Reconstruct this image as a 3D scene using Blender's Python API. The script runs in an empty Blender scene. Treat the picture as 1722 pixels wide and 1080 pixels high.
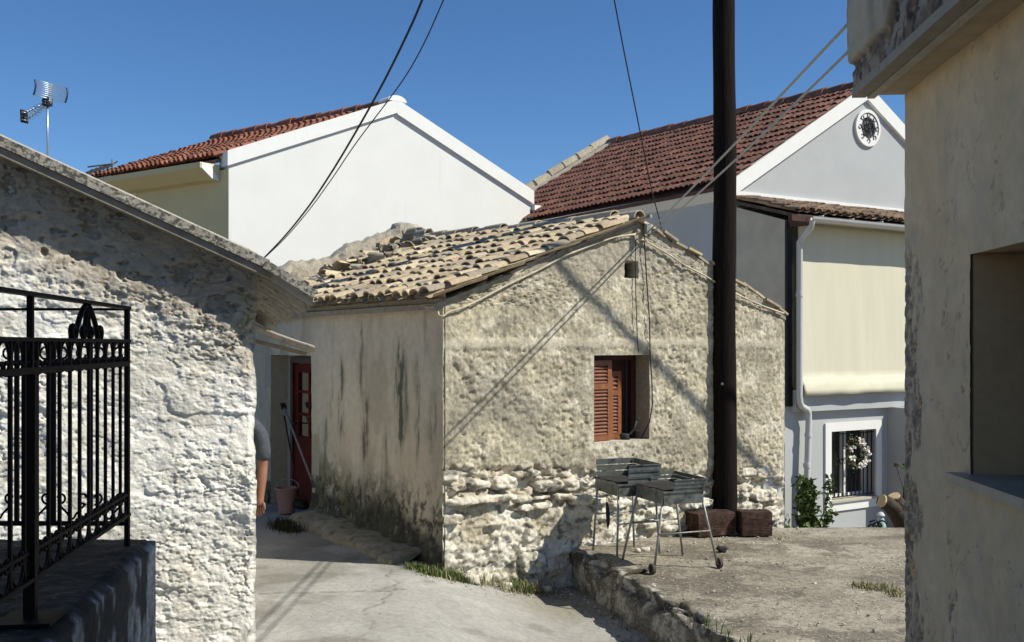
import bpy, math, random
import numpy as np
from mathutils import Vector, Matrix
sc = bpy.context.scene
COL = sc.collection
rnd = random.Random(7)
PI = math.pi

# ------------------------------------------------------------------ camera
F, CU, HV, EYE = 1690.0, 861.0, 580.0, 1.9      # focal length in photo pixels, centre column, horizon row, eye height
cam = bpy.data.cameras.new('camera'); camo = bpy.data.objects.new('camera', cam); COL.objects.link(camo)
camo.location = (0, 0, EYE); camo.rotation_euler = (PI/2, 0, 0)
cam.sensor_width = 36; cam.lens = 36*F/1722; cam.shift_y = (HV-540)/1722
cam.clip_start = .05; cam.clip_end = 2000
sc.camera = camo
def W(u, v, Y): return Vector(((u-CU)/F*Y, Y, EYE+(HV-v)/F*Y))
def ray_plane(u, v, p0, n):
    d = Vector(((u-CU)/F, 1, (HV-v)/F)); o = Vector((0, 0, EYE))
    return o + d*((Vector(p0)-o).dot(n)/d.dot(n))

# ------------------------------------------------------------------ light
SUN = Vector((.69, -.155, .70)).normalized()
el = math.asin(SUN.z); az = math.atan2(SUN.x, SUN.y)
w = bpy.data.worlds.new('World'); sc.world = w; w.use_nodes = True
nt = w.node_tree; bg = nt.nodes['Background']; sky = nt.nodes.new('ShaderNodeTexSky')
sky.sky_type = 'NISHITA'; sky.sun_disc = False; sky.sun_elevation = el; sky.sun_rotation = az
sky.air_density = 1.0; sky.dust_density = 0; sky.ozone_density = 6.5; sky.altitude = 1500
hs = nt.nodes.new('ShaderNodeHueSaturation'); hs.inputs['Saturation'].default_value = 1.1
nt.links.new(sky.outputs[0], hs.inputs['Color']); nt.links.new(hs.outputs[0], bg.inputs[0]); bg.inputs[1].default_value = .093
sl = bpy.data.lights.new('sun', 'SUN'); so = bpy.data.objects.new('sun', sl); COL.objects.link(so)
sl.energy = 4.6; sl.angle = math.radians(.53); sl.color = (1, .95, .83)
so.rotation_euler = (-SUN).to_track_quat('-Z', 'Y').to_euler(); so.location = (8, -4, 12)
sc.view_settings.view_transform = 'Standard'; sc.view_settings.look = 'None'
sc.view_settings.exposure = .38; sc.view_settings.gamma = 1
sc.cycles.max_bounces = 8; sc.cycles.diffuse_bounces = 4

# ------------------------------------------------------------------ numpy noise
def _h(ix, iy, seed):
    n = (ix.astype(np.int64)*374761393 + iy.astype(np.int64)*668265263 + seed*974634777) & 0xffffffff
    n = ((n ^ (n >> 13))*1274126177) & 0xffffffff
    n = (n ^ (n >> 16)) & 0xffffffff
    n = (n*2246822519) & 0xffffffff
    return ((n ^ (n >> 15)) & 0xffffff)/float(0xffffff)
def vn(x, y, seed=0):
    ix = np.floor(x); iy = np.floor(y); fx = x-ix; fy = y-iy
    fx = fx*fx*fx*(fx*(fx*6-15)+10); fy = fy*fy*fy*(fy*(fy*6-15)+10)
    a = _h(ix, iy, seed); b = _h(ix+1, iy, seed); c = _h(ix, iy+1, seed); d = _h(ix+1, iy+1, seed)
    return (a+(b-a)*fx)*(1-fy)+(c+(d-c)*fx)*fy
def fbm(x, y, o=4, seed=0, g=.5):
    s = 0; a = 1; t = 0
    for k in range(o):
        c, q = math.cos(.7*k), math.sin(.7*k)
        s = s+a*vn((x*c-y*q)*2**k+k*17.3, (x*q+y*c)*2**k-k*9.1, seed+k); t += a; a *= g
    return s/t
def worley(x, y, seed=0):
    ix = np.floor(x); iy = np.floor(y)
    f1 = np.full(x.shape, 9.); f2 = np.full(x.shape, 9.); idd = np.zeros(x.shape)
    for dx in (-1, 0, 1):
        for dy in (-1, 0, 1):
            cx, cy = ix+dx, iy+dy
            px = cx+.15+.7*_h(cx, cy, seed); py = cy+.15+.7*_h(cx, cy, seed+91)
            d = np.hypot(px-x, py-y); i = _h(cx, cy, seed+47)
            m = d < f1
            f2 = np.where(m, f1, np.minimum(f2, d)); idd = np.where(m, i, idd); f1 = np.where(m, d, f1)
    return f1, f2, idd
def ss(a, b, x):
    t = np.clip((x-a)/(b-a), 0, 1); return t*t*(3-2*t)
def lerp3(a, b, t):
    a = np.asarray(a, float); b = np.asarray(b, float)
    t = np.asarray(t)[..., None]
    return a*(1-t)+b*t

# ------------------------------------------------------------------ mesh collecting
class MB:
    def __init__(s): s.v = []; s.f = []; s.c = []; s.col = None
    def add(s, vs, fs, col=None):
        n = len(s.v); s.v += [tuple(v) for v in vs]; s.f += [tuple(i+n for i in f) for f in fs]
        s.c += [col or s.col or (.5, .5, .5)]*len(fs); return s
    def box(s, c, ax, ay, az, col=None):                      # centre and three half vectors
        c, ax, ay, az = map(Vector, (c, ax, ay, az))
        vs = [c+i*ax+j*ay+k*az for i in (-1, 1) for j in (-1, 1) for k in (-1, 1)]
        return s.add(vs, [(0, 1, 3, 2), (4, 6, 7, 5), (0, 4, 5, 1), (2, 3, 7, 6), (0, 2, 6, 4), (1, 5, 7, 3)], col)
    def abox(s, x0, x1, y0, y1, z0, z1, col=None):
        return s.box(((x0+x1)/2, (y0+y1)/2, (z0+z1)/2), ((x1-x0)/2, 0, 0), (0, (y1-y0)/2, 0), (0, 0, (z1-z0)/2), col)
    def bar(s, a, b, wdt, hgt, up=(0, 0, 1), col=None):       # rectangular bar between two points
        a, b = Vector(a), Vector(b); d = (b-a); L = d.length; d = d/L; up = Vector(up)
        x = d.cross(up)
        if x.length < 1e-4: x = d.cross(Vector((1, 0, 0)))
        x.normalize(); z = x.cross(d)
        return s.box((a+b)/2, d*L/2, x*wdt/2, z*hgt/2, col)
    def tube(s, pts, r, n=8, col=None, cap=True):
        pts = [Vector(p) for p in pts]; rs = r if isinstance(r, (list, tuple)) else [r]*len(pts)
        vs = []; fs = []; px = None
        for i, p in enumerate(pts):
            d = (pts[min(i+1, len(pts)-1)]-pts[max(i-1, 0)]).normalized()
            x = px if px is not None else (Vector((0, 0, 1)) if abs(d.z) < .9 else Vector((1, 0, 0)))
            x = x-d*x.dot(d)
            if x.length < 1e-5: x = d.orthogonal()
            x.normalize(); y = d.cross(x); px = x
            for k in range(n):
                t = 2*PI*k/n; vs.append(p+(x*math.cos(t)+y*math.sin(t))*rs[i])
        for i in range(len(pts)-1):
            for k in range(n):
                k2 = (k+1) % n; fs.append((i*n+k, i*n+k2, (i+1)*n+k2, (i+1)*n+k))
        if cap: fs.append(tuple(range(n-1, -1, -1))); fs.append(tuple((len(pts)-1)*n+k for k in range(n)))
        return s.add(vs, fs, col)
    def prism(s, poly, off, col=None):                        # polygon extruded by a vector
        poly = [Vector(p) for p in poly]; off = Vector(off); n = len(poly)
        fs = [tuple(range(n)), tuple(range(2*n-1, n-1, -1))]+[(i, i+n, (i+1) % n+n, (i+1) % n) for i in range(n)]
        return s.add(poly+[p+off for p in poly], fs, col)
    def lathe(s, c, prof, n=16, col=None):
        c = Vector(c); vs = [c+Vector((r*math.cos(2*PI*k/n), r*math.sin(2*PI*k/n), z)) for r, z in prof for k in range(n)]
        fs = [(i*n+k, i*n+(k+1) % n, (i+1)*n+(k+1) % n, (i+1)*n+k) for i in range(len(prof)-1) for k in range(n)]
        return s.add(vs, fs, col)
    def blob(s, c, r, seed=0, amp=.25, n=10, col=None):       # rough stone
        c = Vector(c); r = Vector(r) if not isinstance(r, (int, float)) else Vector((r, r, r)); q = random.Random(seed)
        ph = [q.uniform(0, 6.3) for _ in range(6)]; vs = []; m = n
        for i in range(n+1):
            th = PI*i/n
            for k in range(m):
                p = 2*PI*k/m
                d = Vector((math.sin(th)*math.cos(p), math.sin(th)*math.sin(p), math.cos(th)))
                e = 1+amp*(.5*math.sin(3*d.x+ph[0]+2*d.z)+.5*math.sin(4*d.y+ph[1])+.35*math.sin(6*d.z+ph[2]+3*d.x))
                e *= 1/max(abs(d.x), abs(d.y), abs(d.z))**.55
                vs.append(c+Vector((d.x*r.x, d.y*r.y, d.z*r.z))*e)
        fs = [(i*m+k, i*m+(k+1) % m, (i+1)*m+(k+1) % m, (i+1)*m+k) for i in range(n) for k in range(m)]
        return s.add(vs, fs, col)

def mesh_of(name, mb, smooth=False):
    me = bpy.data.meshes.new(name); me.from_pydata(mb.v, [], mb.f)
    at = me.color_attributes.new('Col', 'FLOAT_COLOR', 'CORNER')
    cnt = [len(f) for f in mb.f]
    c = np.ones((sum(cnt), 4), np.float32); c[:, :3] = np.repeat(np.array(mb.c, np.float32), cnt, axis=0)
    at.data.foreach_set('color', c.ravel())
    if smooth:
        me.shade_smooth() if smooth is True else None
        if smooth is not True:
            me.shade_smooth()
            try: me.set_sharp_from_angle(angle=math.radians(smooth))
            except Exception: pass
    me.validate(); me.update(); return me
def setp(o, parent, local=False):
    if parent is None: return o
    o.parent = parent
    if parent.type == 'EMPTY' and not local:
        o.matrix_parent_inverse = Matrix.Translation(parent.location).inverted()
    return o
def part(name, mb, m, parent=None, smooth=False, local=False, label=None):
    me = mb if isinstance(mb, bpy.types.Mesh) else mesh_of(name, mb, smooth)
    o = bpy.data.objects.new(name, me); COL.objects.link(o)
    if m is not None and not me.materials: me.materials.append(m)
    setp(o, parent, local)
    if label: o['label'] = label
    return o
def thing(name, label, cat, loc=(0, 0, 0), rz=0, group=None):
    o = bpy.data.objects.new(name, None); COL.objects.link(o); o.location = loc; o.rotation_euler = (0, 0, rz)
    o.empty_display_size = .2
    return tag(o, label, cat, group)
def tag(o, label=None, cat=None, group=None, kind=None):
    if label: o['label'] = label
    if cat: o['category'] = cat
    if group: o['group'] = group
    if kind: o['kind'] = kind
    return o
def copy_thing(root, loc, rz, label, group=None):
    r = root.copy(); COL.objects.link(r); r.location = loc; r.rotation_euler = (0, 0, rz); r['label'] = label
    if group: r['group'] = group
    for ch in list(root.children):
        c = ch.copy(); COL.objects.link(c); c.parent = r
        for g in list(ch.children):
            d = g.copy(); COL.objects.link(d); d.parent = c
    return r

def grid_mesh(name, P3, C=None, mask=None):
    """displaced sheet: P3 (n,m,3) points, C (n,m,3) surface colours, mask (n-1,m-1) of kept cells"""
    n, m = P3.shape[:2]; idx = np.arange(n*m).reshape(n, m)
    q = np.stack([idx[:-1, :-1], idx[1:, :-1], idx[1:, 1:], idx[:-1, 1:]], -1)
    q = q.reshape(-1, 4) if mask is None else q[mask]
    me = bpy.data.meshes.new(name)
    me.vertices.add(n*m); me.vertices.foreach_set('co', P3.astype(np.float32).ravel())
    me.loops.add(len(q)*4); me.loops.foreach_set('vertex_index', q.astype(np.int32).ravel())
    me.polygons.add(len(q)); me.polygons.foreach_set('loop_start', np.arange(0, len(q)*4, 4, dtype=np.int32))
    me.update(calc_edges=True); me.shade_smooth()
    if C is not None:
        at = me.color_attributes.new('Col', 'FLOAT_COLOR', 'POINT')
        c = np.ones((n*m, 4), np.float32); c[:, :3] = C.reshape(-1, 3); at.data.foreach_set('color', c.ravel())
    return me
def join_mb(me, mb, smooth=False):
    """append the shapes of mb to mesh me (one part)"""
    import bmesh
    m2 = mesh_of('tmp', mb, smooth)
    if 'Col' in me.color_attributes and me.color_attributes['Col'].domain == 'POINT':
        cc = m2.color_attributes['Col']; m2.color_attributes.remove(cc)
        a = m2.color_attributes.new('Col', 'FLOAT_COLOR', 'POINT'); ar = np.ones((len(m2.vertices), 4), np.float32)
        for f, c in zip(m2.polygons, mb.c):
            for vi in f.vertices: ar[vi, :3] = c
        a.data.foreach_set('color', ar.ravel())
    b = bmesh.new(); b.from_mesh(me); b.from_mesh(m2); b.to_mesh(me); b.free(); bpy.data.meshes.remove(m2)
    return me

# ------------------------------------------------------------------ materials
def M(name, col=(.5, .5, .5), attr=False, rough=.85, metal=0, spec=.3, var=.12, vscale=6, spots=(), bump=(), vstretch=(1, 1, 1)):
    m = bpy.data.materials.new(name); m.use_nodes = True; t = m.node_tree; N = t.nodes; L = t.links
    b = N['Principled BSDF']; b.inputs['Roughness'].default_value = rough; b.inputs['Metallic'].default_value = metal
    b.inputs['Specular IOR Level'].default_value = spec
    tc = N.new('ShaderNodeTexCoord')
    def noise(scale, stretch=(1, 1, 1), detail=6, rg=.6, off=0):
        mp = N.new('ShaderNodeMapping'); mp.inputs['Scale'].default_value = [scale*q for q in stretch]
        mp.inputs['Location'].default_value = (off*3.7, off*1.3, off*2.1)
        L.new(tc.outputs['Object'], mp.inputs[0])
        n = N.new('ShaderNodeTexNoise'); n.inputs['Scale'].default_value = 1; n.inputs['Detail'].default_value = detail
        n.inputs['Roughness'].default_value = rg; L.new(mp.outputs[0], n.inputs[0]); return n.outputs[0]
    def rng(f, lo, hi, a=0, e=1):
        r = N.new('ShaderNodeMapRange'); r.interpolation_type = 'SMOOTHSTEP'
        for i, q in enumerate((lo, hi, a, e)): r.inputs[1+i].default_value = q
        L.new(f, r.inputs[0]); return r.outputs[0]
    if attr:
        a = N.new('ShaderNodeAttribute'); a.attribute_name = 'Col'; cur = a.outputs['Color']
    else:
        a = N.new('ShaderNodeRGB'); a.outputs[0].default_value = (*col, 1); cur = a.outputs[0]
    for i, sp in enumerate(spots):
        sc_, lo, hi, c = sp[:4]; st = sp[4] if len(sp) > 4 else (1, 1, 1)
        mx = N.new('ShaderNodeMix'); mx.data_type = 'RGBA'
        L.new(rng(noise(sc_, st, 8, .65, i+1), lo, hi, 0, sp[5] if len(sp) > 5 else 1), mx.inputs[0])
        L.new(cur, mx.inputs[6]); mx.inputs[7].default_value = (*c, 1); cur = mx.outputs[2]
    if var:
        mx = N.new('ShaderNodeMix'); mx.data_type = 'RGBA'; mx.blend_type = 'MULTIPLY'; mx.inputs[0].default_value = 1
        r = rng(noise(vscale, vstretch, 7, .65, 9), .25, .75, 1-var, 1+var)
        L.new(cur, mx.inputs[6]); L.new(r, mx.inputs[7]); cur = mx.outputs[2]
    L.new(cur, b.inputs['Base Color'])
    prev = None
    for i, bp in enumerate(bump):
        sc_, stg, dist = bp[:3]; st = bp[3] if len(bp) > 3 else (1, 1, 1)
        bn = N.new('ShaderNodeBump'); bn.inputs['Strength'].default_value = stg; bn.inputs['Distance'].default_value = dist
        L.new(noise(sc_, st, 8, .65, 20+i), bn.inputs['Height'])
        if prev: L.new(prev, bn.inputs['Normal'])
        prev = bn.outputs[0]
    if prev: L.new(prev, b.inputs['Normal'])
    return m
m_white = M('rough_whitewash', attr=True, var=.10, vscale=9, bump=((70, .5, .01), (220, .4, .004)))
m_gable = M('scabby_lime_plaster', attr=True, var=.2, vscale=30, bump=((60, .6, .012), (170, .5, .006)))
m_side = M('stained_plaster', attr=True, var=.10, vscale=14, bump=((40, .35, .006), (160, .3, .003)))
m_rwall = M('old_ochre_render', attr=True, var=.10, vscale=12, bump=((30, .3, .006), (140, .35, .003)))
m_conc = M('weathered_concrete', attr=True, var=.22, vscale=25, spots=((14, .52, .64, (.12, .105, .08), (1, 1, 1), .55), (34, .56, .64, (.50, .465, .38), (1, 1, 1), .75), (42, .56, .66, (.035, .03, .025), (1, 1, 1), .95), (110, .6, .68, (.05, .045, .04), (1, 1, 1), .8)), bump=((20, .6, .02), (60, .7, .010), (150, .5, .005)))
m_road = M('worn_concrete_road', attr=True, var=.13, vscale=18, spots=((9, .62, .8, (.16, .15, .135), (1, 1, 1), .5), (38, .54, .66, (.21, .20, .17), (1, 1, 1), .5), (55, .58, .66, (.45, .44, .41), (1, 1, 1), .45), (120, .60, .70, (.12, .11, .10), (1, 1, 1), .7)), bump=((12, .4, .02), (40, .4, .008), (190, .5, .004)))
m_soil = M('dry_soil', (.22, .18, .12), var=.3, vscale=4, bump=((12, .6, .03),))
m_tile = M('old_buff_tile', attr=True, var=.22, vscale=18, spots=((7, .56, .72, (.22, .19, .15), (1, 1, 1), .75), (45, .6, .72, (.14, .13, .11), (1, 1, 1), .6)), bump=((50, .5, .006),))
m_red = M('red_clay_tile', attr=True, var=.22, vscale=9, spots=((3, .50, .66, (.10, .062, .045), (1, 1, 1), .75), (9, .60, .72, (.28, .20, .14), (1, 1, 1), .5)), bump=((50, .3, .004),))
m_lichen = M('lichened_cement_sheet', (.36, .33, .28), var=.25, vscale=14, spots=((38, .46, .56, (.10, .095, .08)), (60, .6, .68, (.62, .58, .48))), bump=((60, .6, .008),))
m_sheet = M('grey_cement_sheet', (.34, .315, .27), var=.2, vscale=14, spots=((30, .56, .66, (.14, .13, .11)),), bump=((60, .4, .006),))
m_coping = M('rough_cement_coping', (.40, .36, .285), var=.25, vscale=12, spots=((9, .5, .68, (.25, .22, .17)), (40, .58, .68, (.15, .135, .11), (1, 1, 1), .7)), bump=((30, .7, .02), (90, .5, .006)))
m_fascia = M('grey_brown_cement_edge', (.30, .26, .20), var=.2, vscale=10, spots=((8, .55, .7, (.16, .13, .10)),), bump=((40, .4, .006),))
m_whitepaint = M('smooth_white_paint', (.70, .70, .665), var=.03, vscale=1.2, rough=.75, spots=((.9, .58, .8, (.63, .63, .595), (1, 1, 1), .6), (2.2, .56, .74, (.60, .60, .56), (3, 3, .2), .4)), bump=((5, .12, .01), (90, .12, .002)))
m_trim = M('white_trim', (.74, .74, .71), var=.03, rough=.7, bump=((40, .1, .002),))
m_yellow = M('cream_yellow_paint', (.66, .56, .31), var=.05, vscale=2, bump=((70, .15, .003),))
m_grey = M('pale_grey_paint', (.41, .425, .425), var=.05, vscale=1.3, spots=((1.5, .58, .78, (.37, .385, .385), (1, 1, .4), .6),), bump=((6, .12, .01), (90, .15, .003)))
m_beige = M('weathered_beige_wall', (.46, .43, .35), var=.12, vscale=3, spots=((2.2, .55, .72, (.33, .30, .24), (1, 1, .25), .7),), bump=((40, .2, .004),))
m_blind = M('cream_blind_fabric', (.60, .575, .44), var=.04, vscale=2, vstretch=(3, 3, .3), rough=.8, spots=((7, .6, .78, (.55, .525, .40), (1, 1, .08), .5),), bump=((2.5, .06, .02, (1, 1, .3)),))
m_pipe = M('pale_plastic_pipe', (.50, .51, .50), var=.06, rough=.45)
m_dark = M('black_steel', (.012, .011, .011), var=.2, rough=.55, spec=.25)
m_iron = M('dark_painted_iron', (.007, .0035, .003), var=.3, vscale=25, rough=.65, spec=.15, spots=((20, .6, .75, (.022, .008, .005), (1, 1, 1), .7),), bump=((90, .2, .002),))
m_plinth_top = M('black_lichen_cement', attr=True, var=.4, vscale=30, spots=((24, .57, .66, (.13, .12, .10), (1, 1, 1), .5), (15, .54, .64, (.03, .03, .028), (1, 1, .5), .7)), bump=((22, .7, .02), (70, .7, .01), (160, .5, .005)))
m_pole = M('creosoted_timber', (.013, .009, .008), var=.35, vscale=5, vstretch=(9, 9, .5), rough=.9, spec=.08, spots=((5, .58, .7, (.032, .023, .019), (8, 8, .6), .7),), bump=((9, .7, .015, (8, 8, .35)), (80, .4, .003, (1, 1, .1))))
m_beam = M('dark_red_brown_timber', (.052, .031, .025), var=.45, vscale=9, rough=.9, spec=.12, spots=((7, .52, .68, (.13, .085, .065), (.4, 4, 4), .8), (16, .56, .68, (.025, .014, .012), (.5, 4, 4), .8)), bump=((10, .8, .02, (.4, 4, 4)), (50, .5, .006)))
m_shutter = M('orange_brown_varnish', (.21, .082, .035), var=.22, vscale=12, rough=.5, spots=((9, .55, .75, (.38, .16, .06), (1, 1, .3), .7),), bump=((60, .2, .002),))
m_shdark = M('faded_red_slats', (.23, .10, .065), var=.25, vscale=10, rough=.6)
m_frame = M('dark_wood_frame', (.055, .020, .013), var=.3, vscale=9, rough=.6)
m_black = M('dark_interior', (.010, .009, .008), var=0)
m_door = M('dark_red_door_paint', (.11, .016, .008), var=.25, vscale=6, rough=.8, spec=.1, spots=((6, .58, .75, (.07, .015, .012), (1, 1, .4)),))
m_glass = M('dark_glass', (.02, .022, .024), var=0, rough=.08, spec=.6)
m_steel = M('weathered_galvanised_steel', (.16, .175, .163), var=.25, vscale=14, rough=.5, metal=.55, spots=((10, .48, .66, (.05, .05, .045), (1, 1, 1), .85), (6, .62, .78, (.16, .09, .05), (1, 1, 1), .6)), bump=((25, .2, .004),))
m_soot = M('sooty_steel', (.035, .032, .03), var=.4, vscale=14, rough=.7, metal=.3)
m_legs = M('dull_grey_steel', (.30, .30, .28), var=.2, vscale=30, rough=.5, metal=.4, spots=((25, .55, .7, (.14, .09, .06), (1, 1, 1), .7),))
m_rubber = M('perished_rubber', (.075, .062, .048), var=.3, vscale=30)
m_wire = M('grey_cable_sheath', (.42, .41, .38), var=.08, rough=.6)
m_wired = M('black_cable_sheath', (.018, .018, .02), var=.1, rough=.6)
m_wirec = M('whitewashed_cable', (.52, .47, .36), var=.2, vscale=20, rough=.8)
m_alu = M('aluminium', (.42, .46, .50), var=.08, rough=.35, metal=.7)
m_blue = M('dark_blue_plastic', (.02, .06, .13), var=.05, rough=.5)
m_leaf = M('green_leaves', attr=True, var=.2, vscale=15, rough=.6)
m_stem = M('brown_stem', (.13, .09, .055), var=.3, vscale=20)
m_bark = M('cut_tree_bark', (.06, .045, .032), var=.4, vscale=14, bump=((30, .8, .02),))
m_cut = M('pale_cut_wood', (.55, .42, .24), var=.15, vscale=20)
m_stone = M('pale_limestone', (.55, .51, .42), var=.2, vscale=12, bump=((25, .5, .012), (90, .4, .005)))
m_gravel = M('loose_grit', attr=True, var=.25, vscale=40)
m_kerb = M('mossy_stone', (.25, .23, .17), var=.3, vscale=9, spots=((9, .5, .7, (.10, .10, .06)),), bump=((25, .6, .015),))
m_pink = M('pink_plastic', (.34, .21, .20), var=.1, rough=.5)
m_skin = M('tanned_skin', (.26, .12, .072), var=.12, vscale=25, rough=.5, spec=.35, bump=((130, .15, .002),))
m_shirt = M('dark_grey_cotton', (.065, .073, .09), var=.15, vscale=40, bump=((9, .8, .03, (1, 1, .6)), (30, .3, .01)))
m_trouser = M('navy_trouser_cloth', (.04, .045, .06), var=.1, bump=((25, .3, .01),))
m_hair = M('dark_grey_hair', (.06, .055, .05), var=.3, vscale=60)
m_wood = M('worn_broom_handle', (.30, .27, .25), var=.2, vscale=20)
m_maroon = M('maroon_bristles', (.03, .010, .011), var=.3, vscale=60)
m_marble = M('grey_marble', (.34, .295, .225), var=.15, vscale=6, rough=.4, spots=((5, .55, .68, (.21, .20, .19), (1, 3, 1)),))
m_flower = M('white_petals', attr=True, var=.1)
m_medal = M('mottled_pane', (.09, .09, .085), var=.5, vscale=14, rough=.4, spots=((12, .5, .62, (.30, .30, .28), (1, 1, 1), .8),))
m_lantern = M('pale_green_glass', (.35, .50, .45), var=.05, rough=.15, spec=.6)

# ================================================================== GROUND
def roadz(x, y):
    x = np.asarray(x, float)
    return -.345*ss(-.95, .5, x)+0*y
xs = np.concatenate([np.linspace(-9, -3.2, 30), np.arange(-3.15, 2.5, .022)])
ys = np.concatenate([np.linspace(-8, 5.2, 40), np.arange(5.3, 12.6, .03), np.linspace(12.8, 15, 8)])
X, Y = np.meshgrid(xs, ys, indexing='ij')
Z = roadz(X, Y)+.018*(fbm(X*.9, Y*.9, 3, 5)-.5)+.006*(fbm(X*9, Y*9, 3, 6)-.5)
crk = np.abs(fbm(X*.8+3, Y*.8, 4, 33)-.5); crk2 = np.abs((Y-7.75-.13*(X+1.2))+.22*(fbm(X*2.2, Y*.5, 4, 61)-.5))
Z -= .008*(1-ss(0, .012, crk2))*ss(-2.8, -2.2, X)*(1-ss(-.9, -.5, X))
c = lerp3((.335, .325, .295), (.26, .25, .225), ss(.42, .62, fbm(X*.7, Y*1.1, 5, 11)))
c = lerp3(c, (.395, .385, .355), .7*ss(.52, .68, fbm(X*1.6+9, Y*1.6, 5, 13)))
c = lerp3(c, (.12, .11, .09), .8*(1-ss(.002, .016, crk2))*ss(-2.8, -2.2, X)*(1-ss(-.9, -.5, X)))
crk3 = np.abs((X+.95+.05*(Y-7))+.5*(fbm(X*.4, Y*1.7, 4, 62)-.5)); crk4 = np.abs((Y-6.9+.3*(X+1))+.4*(fbm(X*1.9, Y*.4, 4, 63)-.5))
ck_ = np.maximum((1-ss(.002, .011, crk3))*ss(6.2, 6.8, Y)*(1-ss(8.2, 8.7, Y)), .8*(1-ss(.002, .010, crk4))*ss(-1.0, -.7, X)*(1-ss(.3, .8, X)))
c = lerp3(c, (.12, .11, .09), .8*ck_); Z -= .006*ck_
pch = ss(.46, .49, fbm(X*.9+31, Y*.9, 4, 66))*(1-ss(.62, .64, fbm(X*.9+31, Y*.9, 4, 66))); c = lerp3(c, (.29, .28, .255), .5*pch)
c = lerp3(c, (.16, .145, .12), .55*ss(.6, .75, fbm(X*2.8, Y*2.8, 4, 19)))
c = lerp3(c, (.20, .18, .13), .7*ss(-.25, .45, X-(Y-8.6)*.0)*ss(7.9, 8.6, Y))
o = part('road', grid_mesh('road', np.stack([X, Y, Z], -1), c), m_road); tag(o, kind='structure')
g = MB(); g.add([(-900, -900, -1.05), (900, -900, -1.05), (900, 900, -1.05), (-900, 900, -1.05)], [(0, 1, 2, 3)])
tag(part('ground', g, m_soil), kind='structure')

# raised terrace to the right of the road
def edge_x(y): return .55+(9.37-y)*.303
ys = np.concatenate([np.linspace(1.5, 5.9, 30), np.arange(6.0, 10.75, .022)])
prof = [(0, z) for z in np.linspace(-.75, -.05, 34)]+[(.05-.05*math.cos(a), -.05+.05*math.sin(a)) for a in np.linspace(.2, PI/2, 7)]
prof += [(q, 0) for q in np.concatenate([np.arange(.07, 2.9, .022), np.linspace(3., 7, 40)])]
pa = np.array([p[0] for p in prof]); pz = np.array([p[1] for p in prof])
A, Yg = np.meshgrid(pa, ys, indexing='ij'); Zp, _ = np.meshgrid(pz, ys, indexing='ij')
cum = np.concatenate([[0], np.cumsum(np.hypot(np.diff(pa), np.diff(pz)))]); Cg, _ = np.meshgrid(cum, ys, indexing='ij')
face = 1-ss(-.02, .0, Zp)
wob = .10*(fbm(Yg*1.3, Cg*.7, 4, 71)-.5)+.06*(fbm(Yg*7, Cg*7, 5, 72, .6)-.5)*face
chip = ss(.56, .72, fbm(Yg*3.1, Cg*3.1+4, 4, 75))*np.exp(-((Cg-.74)/.09)**2)
Xg = np.vectorize(edge_x)(Yg)+A+wob*(1-ss(.2, .9, A))+.10*chip*(1-ss(.1, .3, A))
Zg = Zp-.05*ss(9.4, 10.8, Yg)+.03*(fbm(Xg*1.3, Yg*1.3, 4, 81)-.5)*(1-face)+.012*(fbm(Xg*9, Yg*9, 2, 82)-.5)*(1-face)-.07*chip
Zg -= .10*ss(.42, .64, fbm(Yg*1.1+7, Cg*.4, 3, 77))*np.exp(-((Cg-.82)/.16)**2)*(1-face)*ss(6.0, 8.2, Yg)*(1-ss(8.6, 9.1, Yg))
nz = fbm(Xg*1.1, Yg*2.4, 5, 83)
c = lerp3((.275, .245, .185), (.16, .14, .105), ss(.44, .62, nz)*.8*ss(.3, .6, fbm(Xg*7, Yg*7, 3, 84, .5)))
c = lerp3(c, (.36, .325, .26), ss(.50, .66, fbm(Xg*2.2+5, Yg*3.5, 5, 85))*.9)
c = lerp3(c, (.35, .32, .255), .6*(1-ss(6.6, 8.6, Yg))*ss(.3, .8, A))
c = lerp3(c, (.075, .066, .052), .85*ss(.42, .58, fbm(Xg*4.5, Yg*4.5, 5, 78, .62))*np.exp(-(np.clip(A-.02, 0, 9)/.28)**2)*ss(6.6, 7.6, Yg)); c = lerp3(c, (.13, .112, .085), .75*ss(.5, .62, fbm(Xg*2.4+3, Yg*3.2, 5, 79, .6)))
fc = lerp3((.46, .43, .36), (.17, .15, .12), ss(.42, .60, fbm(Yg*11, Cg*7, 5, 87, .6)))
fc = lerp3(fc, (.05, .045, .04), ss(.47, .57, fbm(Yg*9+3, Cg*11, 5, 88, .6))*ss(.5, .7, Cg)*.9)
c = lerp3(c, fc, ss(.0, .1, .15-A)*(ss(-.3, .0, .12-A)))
tag(part('pavement', grid_mesh('pavement', np.stack([Xg, Yg, Zg], -1)[::-1], c[::-1]), m_conc), kind='structure')

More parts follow.
